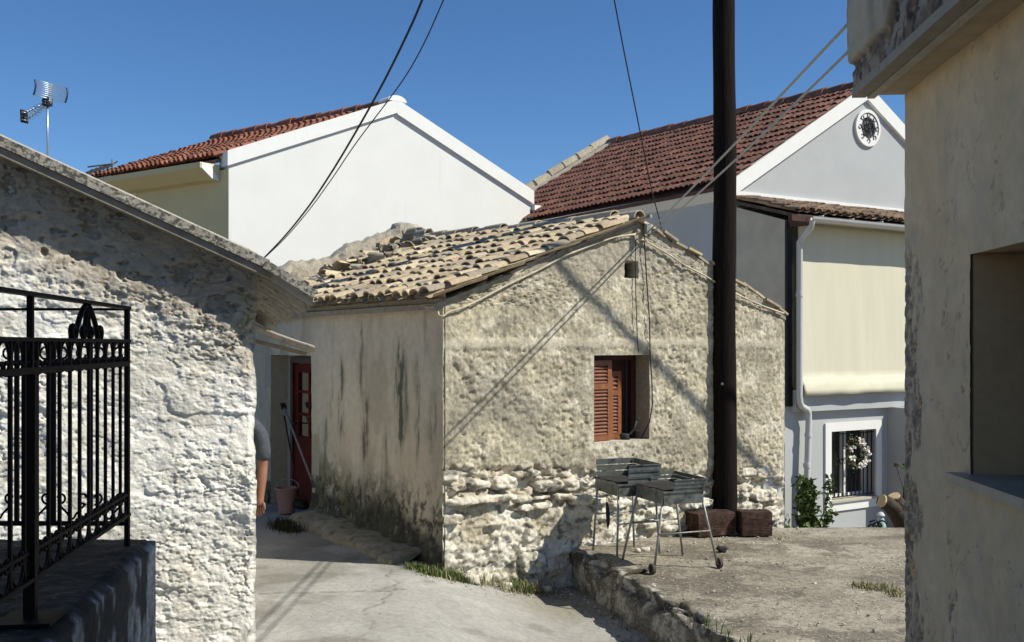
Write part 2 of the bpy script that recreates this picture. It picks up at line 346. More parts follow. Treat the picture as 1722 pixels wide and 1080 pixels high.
# ================================================================== TILE ROOFS
def tile_roof(mb, E0, E1, R1, R0, ncol, nrow, arch, jit, cols, seed, seg=6, wf=.86, lap=1.3, thick=.014, skip=None, pans=True, lift=.03):
    """barrel tiles over the quad eave start, eave end, ridge end, ridge start"""
    E0, E1, R1, R0 = map(Vector, (E0, E1, R1, R0)); q = random.Random(seed)
    def S(a, b): return (E0*(1-a)+E1*a)*(1-b)+(R0*(1-a)+R1*a)*b
    for i in range(ncol+1):
        for j in range(nrow):
            for cover in (True, False):
                if cover and i == ncol: continue
                if not cover and not pans: continue
                a = (i+.5)/ncol if cover else i/ncol
                b0 = j/nrow
                if skip and skip(a, b0, cover): continue
                b0 += q.uniform(-.12, .12)*jit/nrow; a += q.uniform(-.12, .12)*jit/ncol
                p = S(a, b0); up = (S(a, b0+.1)-p)/.1; ac = (S(a+.01, b0)-S(a-.01, b0))/.02
                wd = ac.length/ncol*wf; ln = up.length/nrow*lap; up.normalize(); ac.normalize()
                nn = ac.cross(up).normalized()
                if nn.z < 0: nn = -nn
                rot = q.uniform(-.09, .09)*jit; up2 = (up+ac*rot).normalized()
                up2 = (up2-nn*q.uniform(.04, .11)*(1 if cover else .6)).normalized(); ac2 = up2.cross(nn).normalized()
                if ac2.dot(ac) < 0: ac2 = -ac2
                n2 = ac2.cross(up2).normalized()
                if n2.z < 0: n2 = -n2
                col = q.choice(cols); k = q.uniform(.8, 1.15); col = tuple(x*k for x in col)
                h = arch*q.uniform(.9, 1.1)
                base = p+nn*((lift+.012*q.random()*jit) if cover else (.0+h*.75))
                if cover: base = base+nn*(q.uniform(0, .015)*jit)
                vs = []; fs = []
                for e, (dl, sc_) in enumerate(((0, 1.08), (ln, .88))):
                    for lay in ((0, 1) if cover else (0,)):
                        for s in range(seg+1):
                            th = PI*s/seg; r = 1-lay*(2*thick/wd); z = math.sin(th)*(h-lay*thick)*sc_
                            x = math.cos(th)*wd/2*r*sc_
                            vs.append(base+ac2*x+up2*dl+n2*(z if cover else -z*.75))
                g = seg+1
                if cover:
                    for s in range(seg):
                        fs.append((s, s+1, 2*g+s+1, 2*g+s)); fs.append((g+s+1, g+s, 3*g+s, 3*g+s+1))
                        fs.append((s+1, s, g+s, g+s+1))
                else:
                    for s in range(seg): fs.append((s, s+1, g+s+1, g+s))
                mb.add(vs, fs, col)
    return mb
def ridge_row(mb, a, b, n, r, cols, seed, seg=7, jit=.3):
    a, b = Vector(a), Vector(b); d = (b-a)/n; q = random.Random(seed); dn = d.normalized()
    x = dn.cross(Vector((0, 0, 1))).normalized(); z = x.cross(dn)
    if z.z < 0: z = -z
    for i in range(n):
        p = a+d*i+Vector((q.uniform(-1, 1), q.uniform(-1, 1), q.uniform(-.4, 1)))*r*.12*jit*3
        col = q.choice(cols); vs = []; fs = []
        for dl, s_ in ((-.04, 1.1), (1.12, .9)):
            for lay in (1, .86):
                for s in range(seg+1):
                    th = PI*(s/seg)*1.1-.05*PI
                    vs.append(p+d*dl+x*math.cos(th)*r*s_*lay+z*math.sin(th)*r*s_*lay)
        g = seg+1
        for s in range(seg):
            fs += [(s, s+1, 2*g+s+1, 2*g+s), (g+s+1, g+s, 3*g+s, 3*g+s+1), (s+1, s, g+s, g+s+1)]
        mb.add(vs, fs, col)
    return mb

# ================================================================== OLD STONE HOUSE
L0 = Vector((-.575, 8.6, 0)); hd = Vector((.829, .559, 0)); hp = Vector((-.559, .829, 0)); hn = -hp
def H(s, t, z): return L0+hd*s+hp*t+Vector((0, 0, z))
GW, AP = 4.28, 2.14
def gtop(s): return 2.25+.87*(1-np.abs(s-AP)/AP)
def on_gable(u, v):
    p = ray_plane(u, v, L0, hn); return (p-L0).dot(hd), p.z
house = thing('stone_house', 'small old stone house with scabby plaster gable and sagging buff tile roof', 'house', H(2, 2, 0))
wl = on_gable(999, 745); wr = on_gable(1092, 597)
S0, S1, ZW0, ZW1 = wl[0], wr[0], wl[1], wr[1]
hl = on_gable(1052, 466); hr = on_gable(1071, 442)
ds = .0125
sv = np.arange(-.02, GW+.001, ds); sv = np.append(sv, GW+.01)
for e in (S0, S1): sv[np.argmin(abs(sv-e))] = e
zv = np.arange(-.65, 2.25, ds)
for e in (ZW0, ZW1): zv[np.argmin(abs(zv-e))] = e
nup = 74
S, K = np.meshgrid(sv, np.arange(len(zv)+nup), indexing='ij')
Zt = np.where(K < len(zv), zv[np.minimum(K, len(zv)-1)], 2.25+(K-len(zv))/(nup-1)*(gtop(S)-2.25))
# heights of the surface
lump = 1-worley(S*27+2.5*fbm(S*9, Zt*9, 3, 2), Zt*29+2.5*fbm(S*9+9, Zt*9, 3, 3), 4)[0]
fine = fbm(S*38, Zt*36, 4, 21, .65)
h = .022*(fbm(S*1.7, Zt*1.9, 3, 1)-.5)+.019*(fine-.5)*(.4+1.2*fbm(S*3, Zt*3, 3, 7))+.006*ss(.47, .55, fbm(S*21, Zt*19, 4, 10))+.006*ss(.5, .55, fbm(S*6+5, Zt*5, 5, 12))
pit = ss(.57, .64, fbm(S*27, Zt*25, 4, 25, .6)); h -= .014*pit*ss(.3, .6, fbm(S*2.4+3, Zt*2.4, 3, 26))
band = np.exp(-((Zt-1.915-.02*(fbm(S*3, Zt*0, 2, 9)-.5))/.045)**4); h = h*(1-.75*band)+.012*band
zb = .86-.09*S+.16*(fbm(S*3.2, Zt*.5, 4, 31)-.5)
stz = 1-ss(-.03, .03, Zt-zb)                         # below: bare stone
low = 1-ss(-.05, .08, Zt-(zb-.34+.22*(fbm(S*4, Zt*2, 4, 58)-.5)))        # lower: rubble smeared with mortar and whitewash
f1, f2, cid = worley(S*6.2+.8*fbm(S*7, Zt*7, 4, 41), Zt*15+1.2*fbm(S*9, Zt*9, 4, 42), 43)
stone = ss(.04, .20, f2-f1)*(.6+.8*cid)
g1, g2, gid = worley(S*5.0+1.1*fbm(S*5, Zt*5, 3, 51), Zt*6.0+1.1*fbm(S*5, Zt*5, 3, 52), 53)
rub = ss(.0, .5, g2-g1)*(.3+gid)*ss(.35, .6, fbm(S*1.9, Zt*1.9, 3, 54))
hst = -.040+.046*stone*ss(.3, .6, cid)+.035*(fine-.5)+.045*(fbm(S*11, Zt*17, 4, 57)-.5)
hlo = -.012+.018*rub+.045*(fbm(S*5.5, Zt*6.5, 5, 55, .6)-.5)+.036*(fine-.5)-.02*ss(.56, .64, fbm(S*8, Zt*11, 4, 56))
h = h*(1-stz)+stz*(hst*(1-low)+hlo*low)-.022*stz*(1-low)*ss(.45, .6, fbm(S*3+2, Zt*5, 3, 67))
q1, q2, qid = worley(S*15+1.2*fbm(S*9, Zt*9, 3, 59), Zt*24+1.2*fbm(S*9+4, Zt*9, 3, 60), 61); r1, r2, rid = worley(S*34, Zt*46, 68)
facet = .030*(qid-.5)+.014*(rid-.5)
h += stz*facet*(.65-.25*low)
cstone = lerp3((.60, .555, .45), (.48, .43, .33), cid)
stm = np.zeros(S.shape)
for (u0, v0, u1, v1, pr) in [(746, 827, 868, 853, .085), (786, 806, 822, 824, .05), (826, 798, 866, 825, .075), (884, 789, 906, 802, .045),
        (898, 805, 944, 829, .065), (945, 803, 969, 828, .07), (895, 830, 922, 842, .05), (893, 842, 926, 858, .055), (925, 827, 958, 842, .055),
        (958, 829, 991, 852, .075), (868, 832, 895, 847, .02), (870, 847, 895, 862, .025), (742, 862, 776, 886, .06), (820, 874, 842, 886, .04),
        (873, 925, 915, 968, .05), (742, 790, 770, 812, .05), (992, 835, 1020, 852, .05), (1024, 838, 1062, 856, .05), (1066, 832, 1100, 852, .04),
        (1075, 872, 1110, 892, .06), (1114, 880, 1165, 897, .05), (1090, 850, 1130, 868, .05), (1245, 785, 1270, 803, .03), (1270, 782, 1294, 806, .03),
        (1242, 812, 1262, 838, .05), (1264, 820, 1304, 846, .06), (1243, 842, 1278, 866, .05), (1281, 848, 1308, 880, .05), (1104, 828, 1140, 846, .05), (1145, 835, 1195, 858, .05)]:
    a = on_gable(u0, v1); b = on_gable(u1, v0); cs, cz = (a[0]+b[0])/2, (a[1]+b[1])/2; ra, rb = (b[0]-a[0])/2, (b[1]-a[1])/2
    wx = (S-cs)/ra+.22*(fbm(S*9+cs*7, Zt*9, 3, 63)-.5); wy = (Zt-cz)/rb+.35*(fbm(S*8+cs*3, Zt*8, 3, 64)-.5)
    r = (np.abs(wx)**3.5+np.abs(wy)**3.5)**(1/3.5)
    m = 1-ss(.92, 1.01, r); hh = pr*(1-.16*r**3)+.022*(fbm(S*12+cs, Zt*26, 4, 66)-.5)+.020*(fine-.5)+facet*.7
    h = np.where(r < 1.2, h*(1-m)+hh*m-.02*ss(1.2, 1.03, r)*(1-m), h); stm = np.maximum(stm, m)
edge = ss(0, .10, S)*ss(0, .08, GW-S); h = h*(.35+.65*edge); dh = np.maximum(np.maximum(S0-S, S-S1), np.maximum(ZW0-Zt, Zt-ZW1)); h = h*ss(0, .06, dh)
# small square vent hole
vm = (1-ss(.9, 1.15, np.maximum(np.abs((S-(hl[0]+hr[0])/2)/((hr[0]-hl[0])/2)), np.abs((Zt-(hl[1]+hr[1])/2)/((hr[1]-hl[1])/2)))))
h = h*(1-vm)-.17*vm
# surface colours
c = lerp3((.51, .46, .335), (.39, .35, .26), ss(.40, .62, fbm(S*2.6, Zt*2.6, 5, 91)))
c = lerp3(c, (.60, .555, .44), .85*ss(.52, .68, fbm(S*5, Zt*6, 5, 93)))
mold = ss(.42, .62, fbm(S*1.9+3, Zt*1.9, 5, 95))*np.exp(-((S-.75)/.75)**2-((Zt-1.35)/.38)**2); c = lerp3(c, (.25, .235, .19), mold*.9)
mold = ss(.45, .62, fbm(S*4+3, Zt*3, 5, 96))*np.exp(-((S-2.7)/.5)**2-((Zt-1.0)/.25)**2); c = lerp3(c, (.24, .225, .18), mold*.8)
c = lerp3(c, (.21, .19, .145), .75*ss(.53, .64, fbm(S*11, Zt*8, 6, 104, .68))*ss(.42, .6, fbm(S*1.5+8, Zt*1.5, 3, 105))*(1-stz)); c = lerp3(c, (.25, .225, .165), .6*ss(.56, .68, fbm(S*15, Zt*9, 5, 97, .65))); c = lerp3(c, (.30, .27, .20), .7*ss(.56, .62, fbm(S*40, Zt*30, 4, 103, .7))*(1-stz)); c = lerp3(c, (.56, .51, .40), band*.4)
cl = lerp3((.63, .595, .50), (.44, .395, .30), ss(.42, .60, fbm(S*3, Zt*3, 5, 98)))
c = lerp3(c, lerp3(cstone, cl, low), stz); c = lerp3(c, lerp3((.69, .65, .55), (.52, .475, .375), ss(.42, .6, fbm(S*13, Zt*19, 4, 106))), stm*.9)
c = lerp3(c, (.70, .67, .58), stz*ss(1.2, 1.5, S+.35*fbm(S*4, Zt*4, 3, 99))*(1-ss(2.0, 2.5, S))*ss(.35, .55, fbm(S*6, Zt*6, 4, 100))*.8)
c = lerp3(c, (.15, .14, .11), .8*ss(.60, .68, fbm(S*13, Zt*16, 4, 101))*stz)
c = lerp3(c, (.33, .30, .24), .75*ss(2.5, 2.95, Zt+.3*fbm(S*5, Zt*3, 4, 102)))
c = lerp3(c, (.02, .018, .015), np.clip(vm*1.4-.4, 0, 1))
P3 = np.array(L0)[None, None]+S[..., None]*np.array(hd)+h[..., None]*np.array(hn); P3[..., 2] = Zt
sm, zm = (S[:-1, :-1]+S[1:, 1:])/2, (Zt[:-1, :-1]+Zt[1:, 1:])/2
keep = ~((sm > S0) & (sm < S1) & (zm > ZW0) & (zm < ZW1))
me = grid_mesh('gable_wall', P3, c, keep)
rv = MB(); PC = (.44, .39, .28); DP = .30
def Hbox(mb, s0, s1, t0, t1, z0, z1, col=None):
    c_ = H((s0+s1)/2, (t0+t1)/2, (z0+z1)/2); return mb.box(c_, hd*(s1-s0)/2, hp*(t1-t0)/2, (0, 0, (z1-z0)/2), col)
Hbox(rv, S0-.03, S0-.001, .004, DP, ZW0-.03, ZW1+.03, PC); Hbox(rv, S1+.001, S1+.03, .004, DP, ZW0-.03, ZW1+.03, (.34, .30, .215))
Hbox(rv, S0-.001, S1+.001, .004, DP-.002, ZW1+.001, ZW1+.03, PC); Hbox(rv, S0-.001, S1+.001, .004, DP-.002, ZW0-.03, ZW0-.001, (.5, .46, .37))
join_mb(me, rv)
part('gable_wall', me, m_gable, house)

# side wall towards the alley, with a doorway recess
tv = np.arange(-.01, 6.4, .016); N0, N1, ND = 2.9, 4.14, 1.78
for e in (N0, N1): tv[np.argmin(abs(tv-e))] = e
zv = np.arange(-.3, 2.37, .016); zv[np.argmin(abs(zv-ND))] = ND
T, Zs = np.meshgrid(tv, zv, indexing='ij')
h = .02*(fbm(T*1.2, Zs*1.2, 3, 111)-.5)+.008*(fbm(T*9, Zs*9, 4, 112)-.5)
bl = 1-ss(.15, .75, Zs+.5*(fbm(T*3, Zs*2, 4, 113)-.5)); h += bl*.035*(fbm(T*7, Zs*7, 5, 114)-.5)+.05*(1-ss(-.05, .25, Zs))
h *= ss(0, .12, T)*.8+.2
c = lerp3((.60, .525, .395), (.49, .43, .325), ss(.4, .6, fbm(T*1.5, Zs*.6, 4, 121)))
c = lerp3(c, (.64, .575, .455), .8*ss(.52, .68, fbm(T*3, Zs*1.4, 4, 122)))
def streak(tc, wd, z0, z1, amt, col, sd):
    global c
    e = np.exp(-((T-tc-.16*(fbm(T*0+sd, Zs*2.5, 4, sd)-.5))/(wd*(.6+.9*fbm(T*0+sd, Zs*1.8, 2, sd+5))))**2)*ss(z0-.25, z0+.1, Zs)*(1-ss(z1-.15, z1+.1, Zs))
    c = lerp3(c, col, np.clip(1.2*amt*e*(.15+1.2*ss(.36, .62, fbm(T*20, Zs*3.2, 5, sd+1, .65))), 0, 1))
def tu(u):                                            # distance along the side wall that shows at column u
    k = (u-CU)/F; return (L0.x-k*L0.y)/(k*hp.y-hp.x)
for (u, wd, v0, v1, amt, col) in [(672, .075, 735, 575, .95, (.12, .125, .09)), (686, .04, 700, 610, .6, (.2, .19, .15)), (703, .05, 760, 600, .6, (.19, .18, .14)),
        (612, .085, 760, 665, .9, (.15, .145, .11)), (574, .055, 720, 600, .75, (.17, .16, .12)), (605, .03, 650, 545, .6, (.18, .17, .13)),
        (733, .06, 800, 640, .55, (.2, .19, .14)), (650, .05, 790, 690, .5, (.2, .19, .14)), (545, .08, 800, 660, .5, (.2, .19, .15)), (560, .04, 700, 560, .4, (.22, .2, .16)), (716, .03, 600, 520, .35, (.22, .2, .16))]:
    t_ = tu(u); y_ = 8.6+.829*t_
    streak(t_, wd, EYE+(HV-v0)/F*y_, EYE+(HV-v1)/F*y_, amt, col, int(u))
mo = 1-ss(.16, .70, Zs+.75*(fbm(T*2.2, Zs*1.6, 5, 131)-.5)); c = lerp3(c, (.06, .06, .038), mo*(.25+.75*ss(.30, .62, fbm(T*16, Zs*12, 5, 133, .7)+.22*mo)))
c = lerp3(c, (.16, .15, .07), .7*ss(.48, .6, fbm(T*3.5, Zs*3.5, 4, 134))*(1-ss(.5, .95, Zs))*ss(1.6, 2.3, T))
c = lerp3(c, (.035, .032, .025), .9*ss(.47, .62, fbm(T*17, Zs*15, 5, 135, .7))*(1-ss(.3, .8, Zs+.3*(fbm(T*3, Zs*2, 3, 136)-.5))))
P3 = np.array(L0)[None, None]+T[..., None]*np.array(hp)-h[..., None]*np.array(hd); P3[..., 2] = Zs
tm, zm = (T[:-1, :-1]+T[1:, 1:])/2, (Zs[:-1, :-1]+Zs[1:, 1:])/2
me = grid_mesh('side_wall', P3[::-1], c[::-1], ~((tm > N0) & (tm < N1) & (zm < ND))[::-1])
rv = MB()
Hbox(rv, .002, .24, N0-.2, N0-.001, -.3, ND+.15, PC); Hbox(rv, .002, .24, N1+.001, N1+.2, -.3, ND+.15, (.42, .39, .31))
Hbox(rv, .002, .24, N0-.001, N1+.001, ND+.001, ND+.15, PC); Hbox(rv, .20, .24, N0, N1, -.3, ND, (.40, .38, .31))
join_mb(me, rv); part('side_wall', me, m_side, house)
body = MB(); TB = 4.72
body.prism([H(.26, .32, -1), H(GW-.02, .32, -1), H(GW-.02, .32, 2.2), H(AP, .32, 3.05), H(.26, .32, 2.2)], hp*(TB-.32))
Hbox(body, .1, 2.0, TB+.01, 6.5, -1, 2.34)
Hbox(body, GW-.3, GW-.001, .02, .33, -1, 2.2)
part('inner_wall', body, m_side, house)

# shuttered window
win = MB(); wf = Hbox(win, S1-.06, S1-.002, .20, .26, ZW0+.001, ZW1-.002)
Hbox(win, S0+.002, S1-.06, .20, .26, ZW1-.05, ZW1-.002); Hbox(win, S0+.002, S1-.06, .285, .296, ZW0+.002, ZW1-.05)
window = part('window', win, m_frame, house)
def shutter(p0, dirv, wd, z0, z1, m1, m2, name='shutter'):
    f = MB(); up = Vector((0, 0, 1)); nrm = dirv.cross(up).normalized(); ht = z1-z0
    def bx(a0, a1, b0, b1, th, off=0, mb=f):
        mb.box(p0+dirv*(a0+a1)/2+up*((b0+b1)/2)+nrm*off, dirv*(a1-a0)/2, nrm*th/2, up*(b1-b0)/2)
    st = .055
    bx(0, st, 0, ht, .035); bx(wd-st, wd, 0, ht, .035)
    for b in ((0, .05), (ht*.64, ht*.64+.055), (ht-.05, ht)): bx(st, wd-st, b[0], b[1], .033)
    s_ = part(name, f, m1, window); sl_ = MB()
    for (b0, b1) in ((.05, ht*.64), (ht*.64+.055, ht-.05)):
        n = int((b1-b0)/.034)
        for i in range(n):
            z = b0+(i+.5)*(b1-b0)/n
            sl_.box(p0+dirv*wd/2+up*z, dirv*(wd/2-st), nrm*.014+up*-.010, nrm*.002+up*.0045)
    bx(st, wd-st, .05, ht-.05, .004, -.013, sl_)
    part('slats', sl_, m2, s_); return s_
p0 = H(S0+.005, .16, ZW0+.004); dv = (hd*.93+hp*.30).normalized()
ang = lambda a: (hd*math.cos(a)+hp*math.sin(a)).normalized()
shutter(H(S0+.005, .085, ZW0+.006), ang(.12), (S1-S0)*.43, 0, (ZW1-ZW0)*.93, m_shutter, m_shdark)
shutter(H(S0+(S1-S0)*.44, .16, ZW0+.006), ang(.22), (S1-S0)*.27, 0, (ZW1-ZW0)*.80, m_shutter, m_shdark)
# door in the recess
dm = MB(); dt0, dt1 = 2.93, 3.78
Hbox(dm, .155, .199, dt0, dt1, .06, .78); 
for (a, b, z0, z1) in [(dt0, dt0+.11, .78, 1.68), (dt1-.11, dt1, .78, 1.68), (dt0+.11, dt1-.11, 1.58, 1.68), (dt0+.11, dt1-.11, .78, .84), ((dt0+dt1)/2-.02, (dt0+dt1)/2+.02, .84, 1.58), (dt0+.11, (dt0+dt1)/2-.02, 1.08, 1.11), (dt0+.11, (dt0+dt1)/2-.02, 1.34, 1.37), ((dt0+dt1)/2+.02, dt1-.11, 1.08, 1.11), ((dt0+dt1)/2+.02, dt1-.11, 1.34, 1.37)]:
    Hbox(dm, .16, .199, a, b, z0, z1)
door = part('door', dm, m_door, house)
gm = MB(); Hbox(gm, .185, .195, dt0+.1, dt1-.1, .85, 1.57); part('glass', gm, m_glass, door)
fm = MB(); Hbox(fm, .13, .199, dt1+.002, dt1+.07, .02, 1.76); Hbox(fm, .13, .199, dt0-.03, dt1, 1.69, 1.76); part('door_frame', fm, m_frame, door)
hm = MB(); hm.tube([H(.155, dt1-.06, .98), H(.12, dt1-.06, .98), H(.115, dt1-.14, .98)], .009); part('handle', hm, m_dark, door)

# tile roof, left slope seen from the alley
BUFF = [(.51, .42, .275), (.45, .37, .24), (.56, .47, .32), (.39, .32, .215), (.49, .39, .25), (.33, .28, .21), (.44, .34, .22)]
RZ = lambda t: 3.17+.035*t
roof = MB()
def skip(a, b, cov): return (a > .80 and b > .30 and rnd.random() < .55) or (a > .9 and rnd.random() < .35)
tile_roof(roof, H(-.17, -.05, 2.30), H(-.17, 4.45, 2.33), H(AP, 4.45, RZ(4.4)-.04), H(AP, -.05, RZ(0)-.05), 27, 11, .046, 1.15, BUFF, 5, seg=7, skip=skip, wf=.90, lap=1.42, lift=.022)
tile_roof(roof, H(GW+.06, 4.4, 2.2), H(GW+.06, .14, 2.2), H(AP, .14, RZ(0)-.10), H(AP, 4.4, RZ(4.4)-.10), 22, 10, .045, .7, BUFF, 6, seg=5)
ridge_row(roof, H(AP, -.06, RZ(0)-.03), H(AP, 4.3, RZ(4.3)-.02), 13, .066, [(.44, .38, .28), (.34, .30, .23), (.48, .41, .30)], 9, jit=1.0)
deck = [H(-.10, -.01, 2.25), H(-.10, 4.6, 2.25), H(AP, 4.6, RZ(4.6)-.09), H(AP, -.01, RZ(0)-.10)]
roof.prism(deck, (0, 0, -.05), (.30, .27, .21))
deck = [H(GW+.02, -.01, 2.22), H(AP, -.01, RZ(0)-.10), H(AP, 4.6, RZ(4.6)-.09), H(GW+.02, 4.6, 2.22)]
roof.prism(deck, (0, 0, -.05), (.30, .27, .21))
for k in range(60):                                   # broken tiles and rubble by the far parapet
    t = rnd.uniform(3.5, 4.5); s = rnd.uniform(.25, 2.1); z = 2.33+(s+.1)/2.24*(RZ(t)-2.33)+rnd.uniform(.02, .13)
    e = [Vector((rnd.gauss(0, 1), rnd.gauss(0, 1), rnd.gauss(0, .25))).normalized() for _ in range(2)]; nn = e[0].cross(e[1]).normalized(); e1 = nn.cross(e[0])
    if k % 3 == 0: roof.blob(H(s, t, z), (rnd.uniform(.05, .11), rnd.uniform(.05, .09), rnd.uniform(.03, .05)), k, .3, 8, rnd.choice([(.40, .36, .28), (.33, .3, .24), (.46, .41, .32)])); continue
    if nn.z < 0: nn = -nn
    hl_, rw_ = rnd.uniform(.08, .19), rnd.uniform(.06, .09); vs = []; fs = []; gcol = rnd.choice(BUFF+[(.3, .27, .22)])
    for dl in (-hl_, hl_*rnd.uniform(.6, 1)):
        for lay in (1, .8):
            for q_ in range(7): th = PI*q_/6; vs.append(H(s, t, z-.02)+e[0]*(dl+.02*math.sin(q_*2.3+k))+e1*math.cos(th)*rw_*lay+nn*math.sin(th)*rw_*.75*lay)
    for q_ in range(6): fs += [(q_, q_+1, 15+q_, 14+q_), (8+q_, 7+q_, 21+q_, 22+q_), (q_+1, q_, 7+q_, 8+q_), (14+q_, 15+q_, 22+q_, 21+q_)]
    roof.add(vs, fs, gcol)
# verge mortar bed along the rake
for side in (0, 1):
    n = 26
    for i in range(n):
        f0, f1_ = i/n, (i+1)/n
        s0, s1 = (AP*f0-.1*(1-f0), AP*f1_-.1*(1-f1_)) if side == 0 else (GW-(GW-AP)*f0, GW-(GW-AP)*f1_)
        z = lambda s: 2.25+.87*(1-abs(s-AP)/AP)
        a, b = H(s0, .075, z(s0)+.005+rnd.uniform(-.008, .012)), H(s1, .075, z(s1)+.005+rnd.uniform(-.008, .012))
        roof.bar(a, b+(b-a)*.15, (.15+rnd.uniform(-.025, .03)), .045+rnd.uniform(-.01, .012), col=rnd.choice([(.33, .30, .24), (.25, .22, .17), (.42, .37, .28)]))
for i in range(13):                                   # ragged verge tiles down the right rake
    f = (i+.3)/13; s = AP+.05+(GW-AP+.02)*f; z = 2.25+.87*(1-abs(s-AP)/AP)+.055+rnd.uniform(-.01, .02)
    e0 = (hd*.92+Vector((0, 0, -.38))).normalized(); e1 = hp; nn = e0.cross(e1).normalized()
    e0 = (e0+nn*rnd.uniform(-.1, .1)).normalized()
    roof.box(H(s, .05+rnd.uniform(-.03, .02), z-.035), e0*rnd.uniform(.07, .12), e1*.08, nn*.012, rnd.choice(BUFF))
part('roof', roof, m_tile, house, smooth=50)
cp = MB(); n = 22; cps = []                           # rough concrete parapet over the far gable
a0, b0 = H(-.35, 4.66, 2.47), H(AP-.05, 4.66, 3.38); cc, rr = [], []
for i in range(60):
    f = i/59; p = a0.lerp(b0, f); p.z += .03*math.sin(f*9)+.02*math.sin(f*23+1); cc.append(p)
sec = [(-.17, -.14), (-.18, .06), (-.14, .12), (0, .14), (.14, .11), (.17, .03), (.17, -.14)]
vs = []; fs = []
for i, p in enumerate(cc):
    for k, (x, z) in enumerate(sec):
        q = 1+.14*math.sin(i*1.7+k*2.1)+.1*math.sin(i*.63+k)
        vs.append(p+hp*(-x)*q+Vector((0, 0, z*q+(.04*math.sin(i*.35) if i < 55 else .04))))
m_ = len(sec)
for i in range(len(cc)-1):
    for k in range(m_): fs.append((i*m_+k, i*m_+(k+1) % m_, (i+1)*m_+(k+1) % m_, (i+1)*m_+k))
fs += [tuple(range(m_)), tuple((len(cc)-1)*m_+k for k in range(m_-1, -1, -1))]
cp.add(vs, fs)
cp.blob(b0+Vector((0, 0, .04)), (.20, .2, .13), 4, .15, 12)
part('parapet', cp, m_coping, house, smooth=40)
em = MB()                                             # ragged mortar line below the eave tiles
for i in range(24):
    t = .0+i*.19; em.bar(H(-.03, t, 2.275+rnd.uniform(-.008, .008)), H(-.03, t+.2, 2.275+rnd.uniform(-.008, .008)), .08, .05)
part('eave_mortar', em, m_fascia, house)

# cable clipped along the gable and under the eave
def cab(name, pts, r, m, label, cat='cable', group=None, n=6):
    mb = MB(); mb.tube(pts, r, n); return tag(part(name, mb, m, None, smooth=True), label, cat, group)
def GP(u, v, off=.03): s, z = on_gable(u, v); return H(s, -off, z)
pts = [H(-.05, 2.9, 2.235)]+[H(-.055, t, 2.235+.006*math.sin(t*5)) for t in (2.4, 1.9, 1.4, .9, .4, .1)]+[H(-.06, .02, 2.20), H(-.06, .0, 2.15), H(-.03, -.03, 2.14)]
for (u, v) in [(752, 525), (775, 518), (800, 506), (850, 480), (900, 455), (950, 430), (1000, 410), (1030, 400), (1050, 396), (1072, 393)]: pts.append(GP(u, v+rnd.uniform(-1, 1), .035))
cab('wall_cable', pts, .0095, m_wirec, 'thick whitewashed cable clipped along the left rake of the old stone gable')
pts = [GP(u, v+rnd.uniform(-1, 1), .035) for (u, v) in [(1066, 402), (1078, 404), (1095, 413), (1120, 428), (1150, 448), (1180, 464), (1215, 484), (1240, 497), (1280, 516), (1314, 528)]]
cab('wall_cable', pts, .0095, m_wirec, 'whitewashed cable clipped along the right rake of the old stone gable, passing behind the pole')
pts = [GP(1066, 404), GP(1065, 440), GP(1066, 500), GP(1068, 560), GP(1070, 592)]
cab('drop_wire', pts, .0045, m_wired, 'short thin black wire hanging down the gable to the top of the shuttered window')
pts = [GP(1079, 372), GP(1080, 402), GP(1084, 470), GP(1089, 540), GP(1091, 598, .02), GP(1094, 640, .02), GP(1095, 680, .02), GP(1090, 710, .02), GP(1078, 738, .0)]
cab('drop_wire', pts, .006, m_wired, 'long thin black wire hanging from the gable peak and looping into the shuttered window')
iw = MB(); s_ = S0+(S1-S0)*.66
iw.tube([H(s_, .10, ZW0+.02), H(s_+.05, .08, ZW0+.05), H(s_+.10, .07, ZW0+.10), H(s_+.13, .07, ZW0+.18)], .012, 6); iw.tube([H(s_+.1, .07, ZW0+.1), H(s_+.15, .05, ZW0+.07)], .007, 6); iw.tube([H(s_+.13, .07, ZW0+.17), H(s_+.17, .06, ZW0+.22)], .006, 6)
iw.blob(H(s_, .10, ZW0+.03), (.05, .03, .03), 3)
tag(part('cable_end', iw, m_wired, None, smooth=True), 'knot of black cable ends lying on the sill of the shuttered window', 'cable')
bk = MB(); bk.bar(GP(1079, 366, -.03), GP(1079, 366, .14), .03, .03); bk.tube([GP(1076, 380, .10), GP(1076, 395, .10)], .028, 8); bk.tube([GP(1085, 378, .06), GP(1085, 400, .06)], .02, 8)
tag(part('cable_bracket', bk, m_legs, None), 'small steel cable bracket at the peak of the old stone gable', 'bracket')

# ================================================================== WHITEWASHED HOUSE (left foreground)
WA = math.radians(18); WC = Vector((-1.52, 6.0, 0)); wd_ = Vector((math.cos(WA), math.sin(WA), 0)); wp = Vector((-math.sin(WA), math.cos(WA), 0)); wn = -wp
def WH(s, t, z): return WC+wd_*s+wp*t+Vector((0, 0, z))      # s to the left is negative
wh = thing('whitewashed_house', 'low whitewashed house with lumpy white gable wall and corrugated cement roof', 'house', WH(-1, 1, 0))
OV = .15
fp = WH(0, -OV, 0)
va = ray_plane(2, 262, fp, wn); vb = ray_plane(432, 458, fp, wn)      # underside of the verge
sa, sb = (va-WC).dot(wd_), (vb-WC).dot(wd_); slope = (va.z-vb.z)/(sa-sb)
def vz(s): return vb.z+(s-sb)*slope
sv = np.concatenate([np.linspace(-4.2, -1.75, 40), np.arange(-1.74, 0.001, .0068)]); 
kv = np.arange(0, 520)
S, K = np.meshgrid(sv, kv, indexing='ij'); zt0 = -.4
Zt = zt0+(K/519.)*(vz(S)+.03-zt0)
h = .06*(fbm(S*1.1, Zt*1.2, 3, 201)-.5)+.035*(fbm(S*3.6, Zt*4.2, 3, 202)-.5)
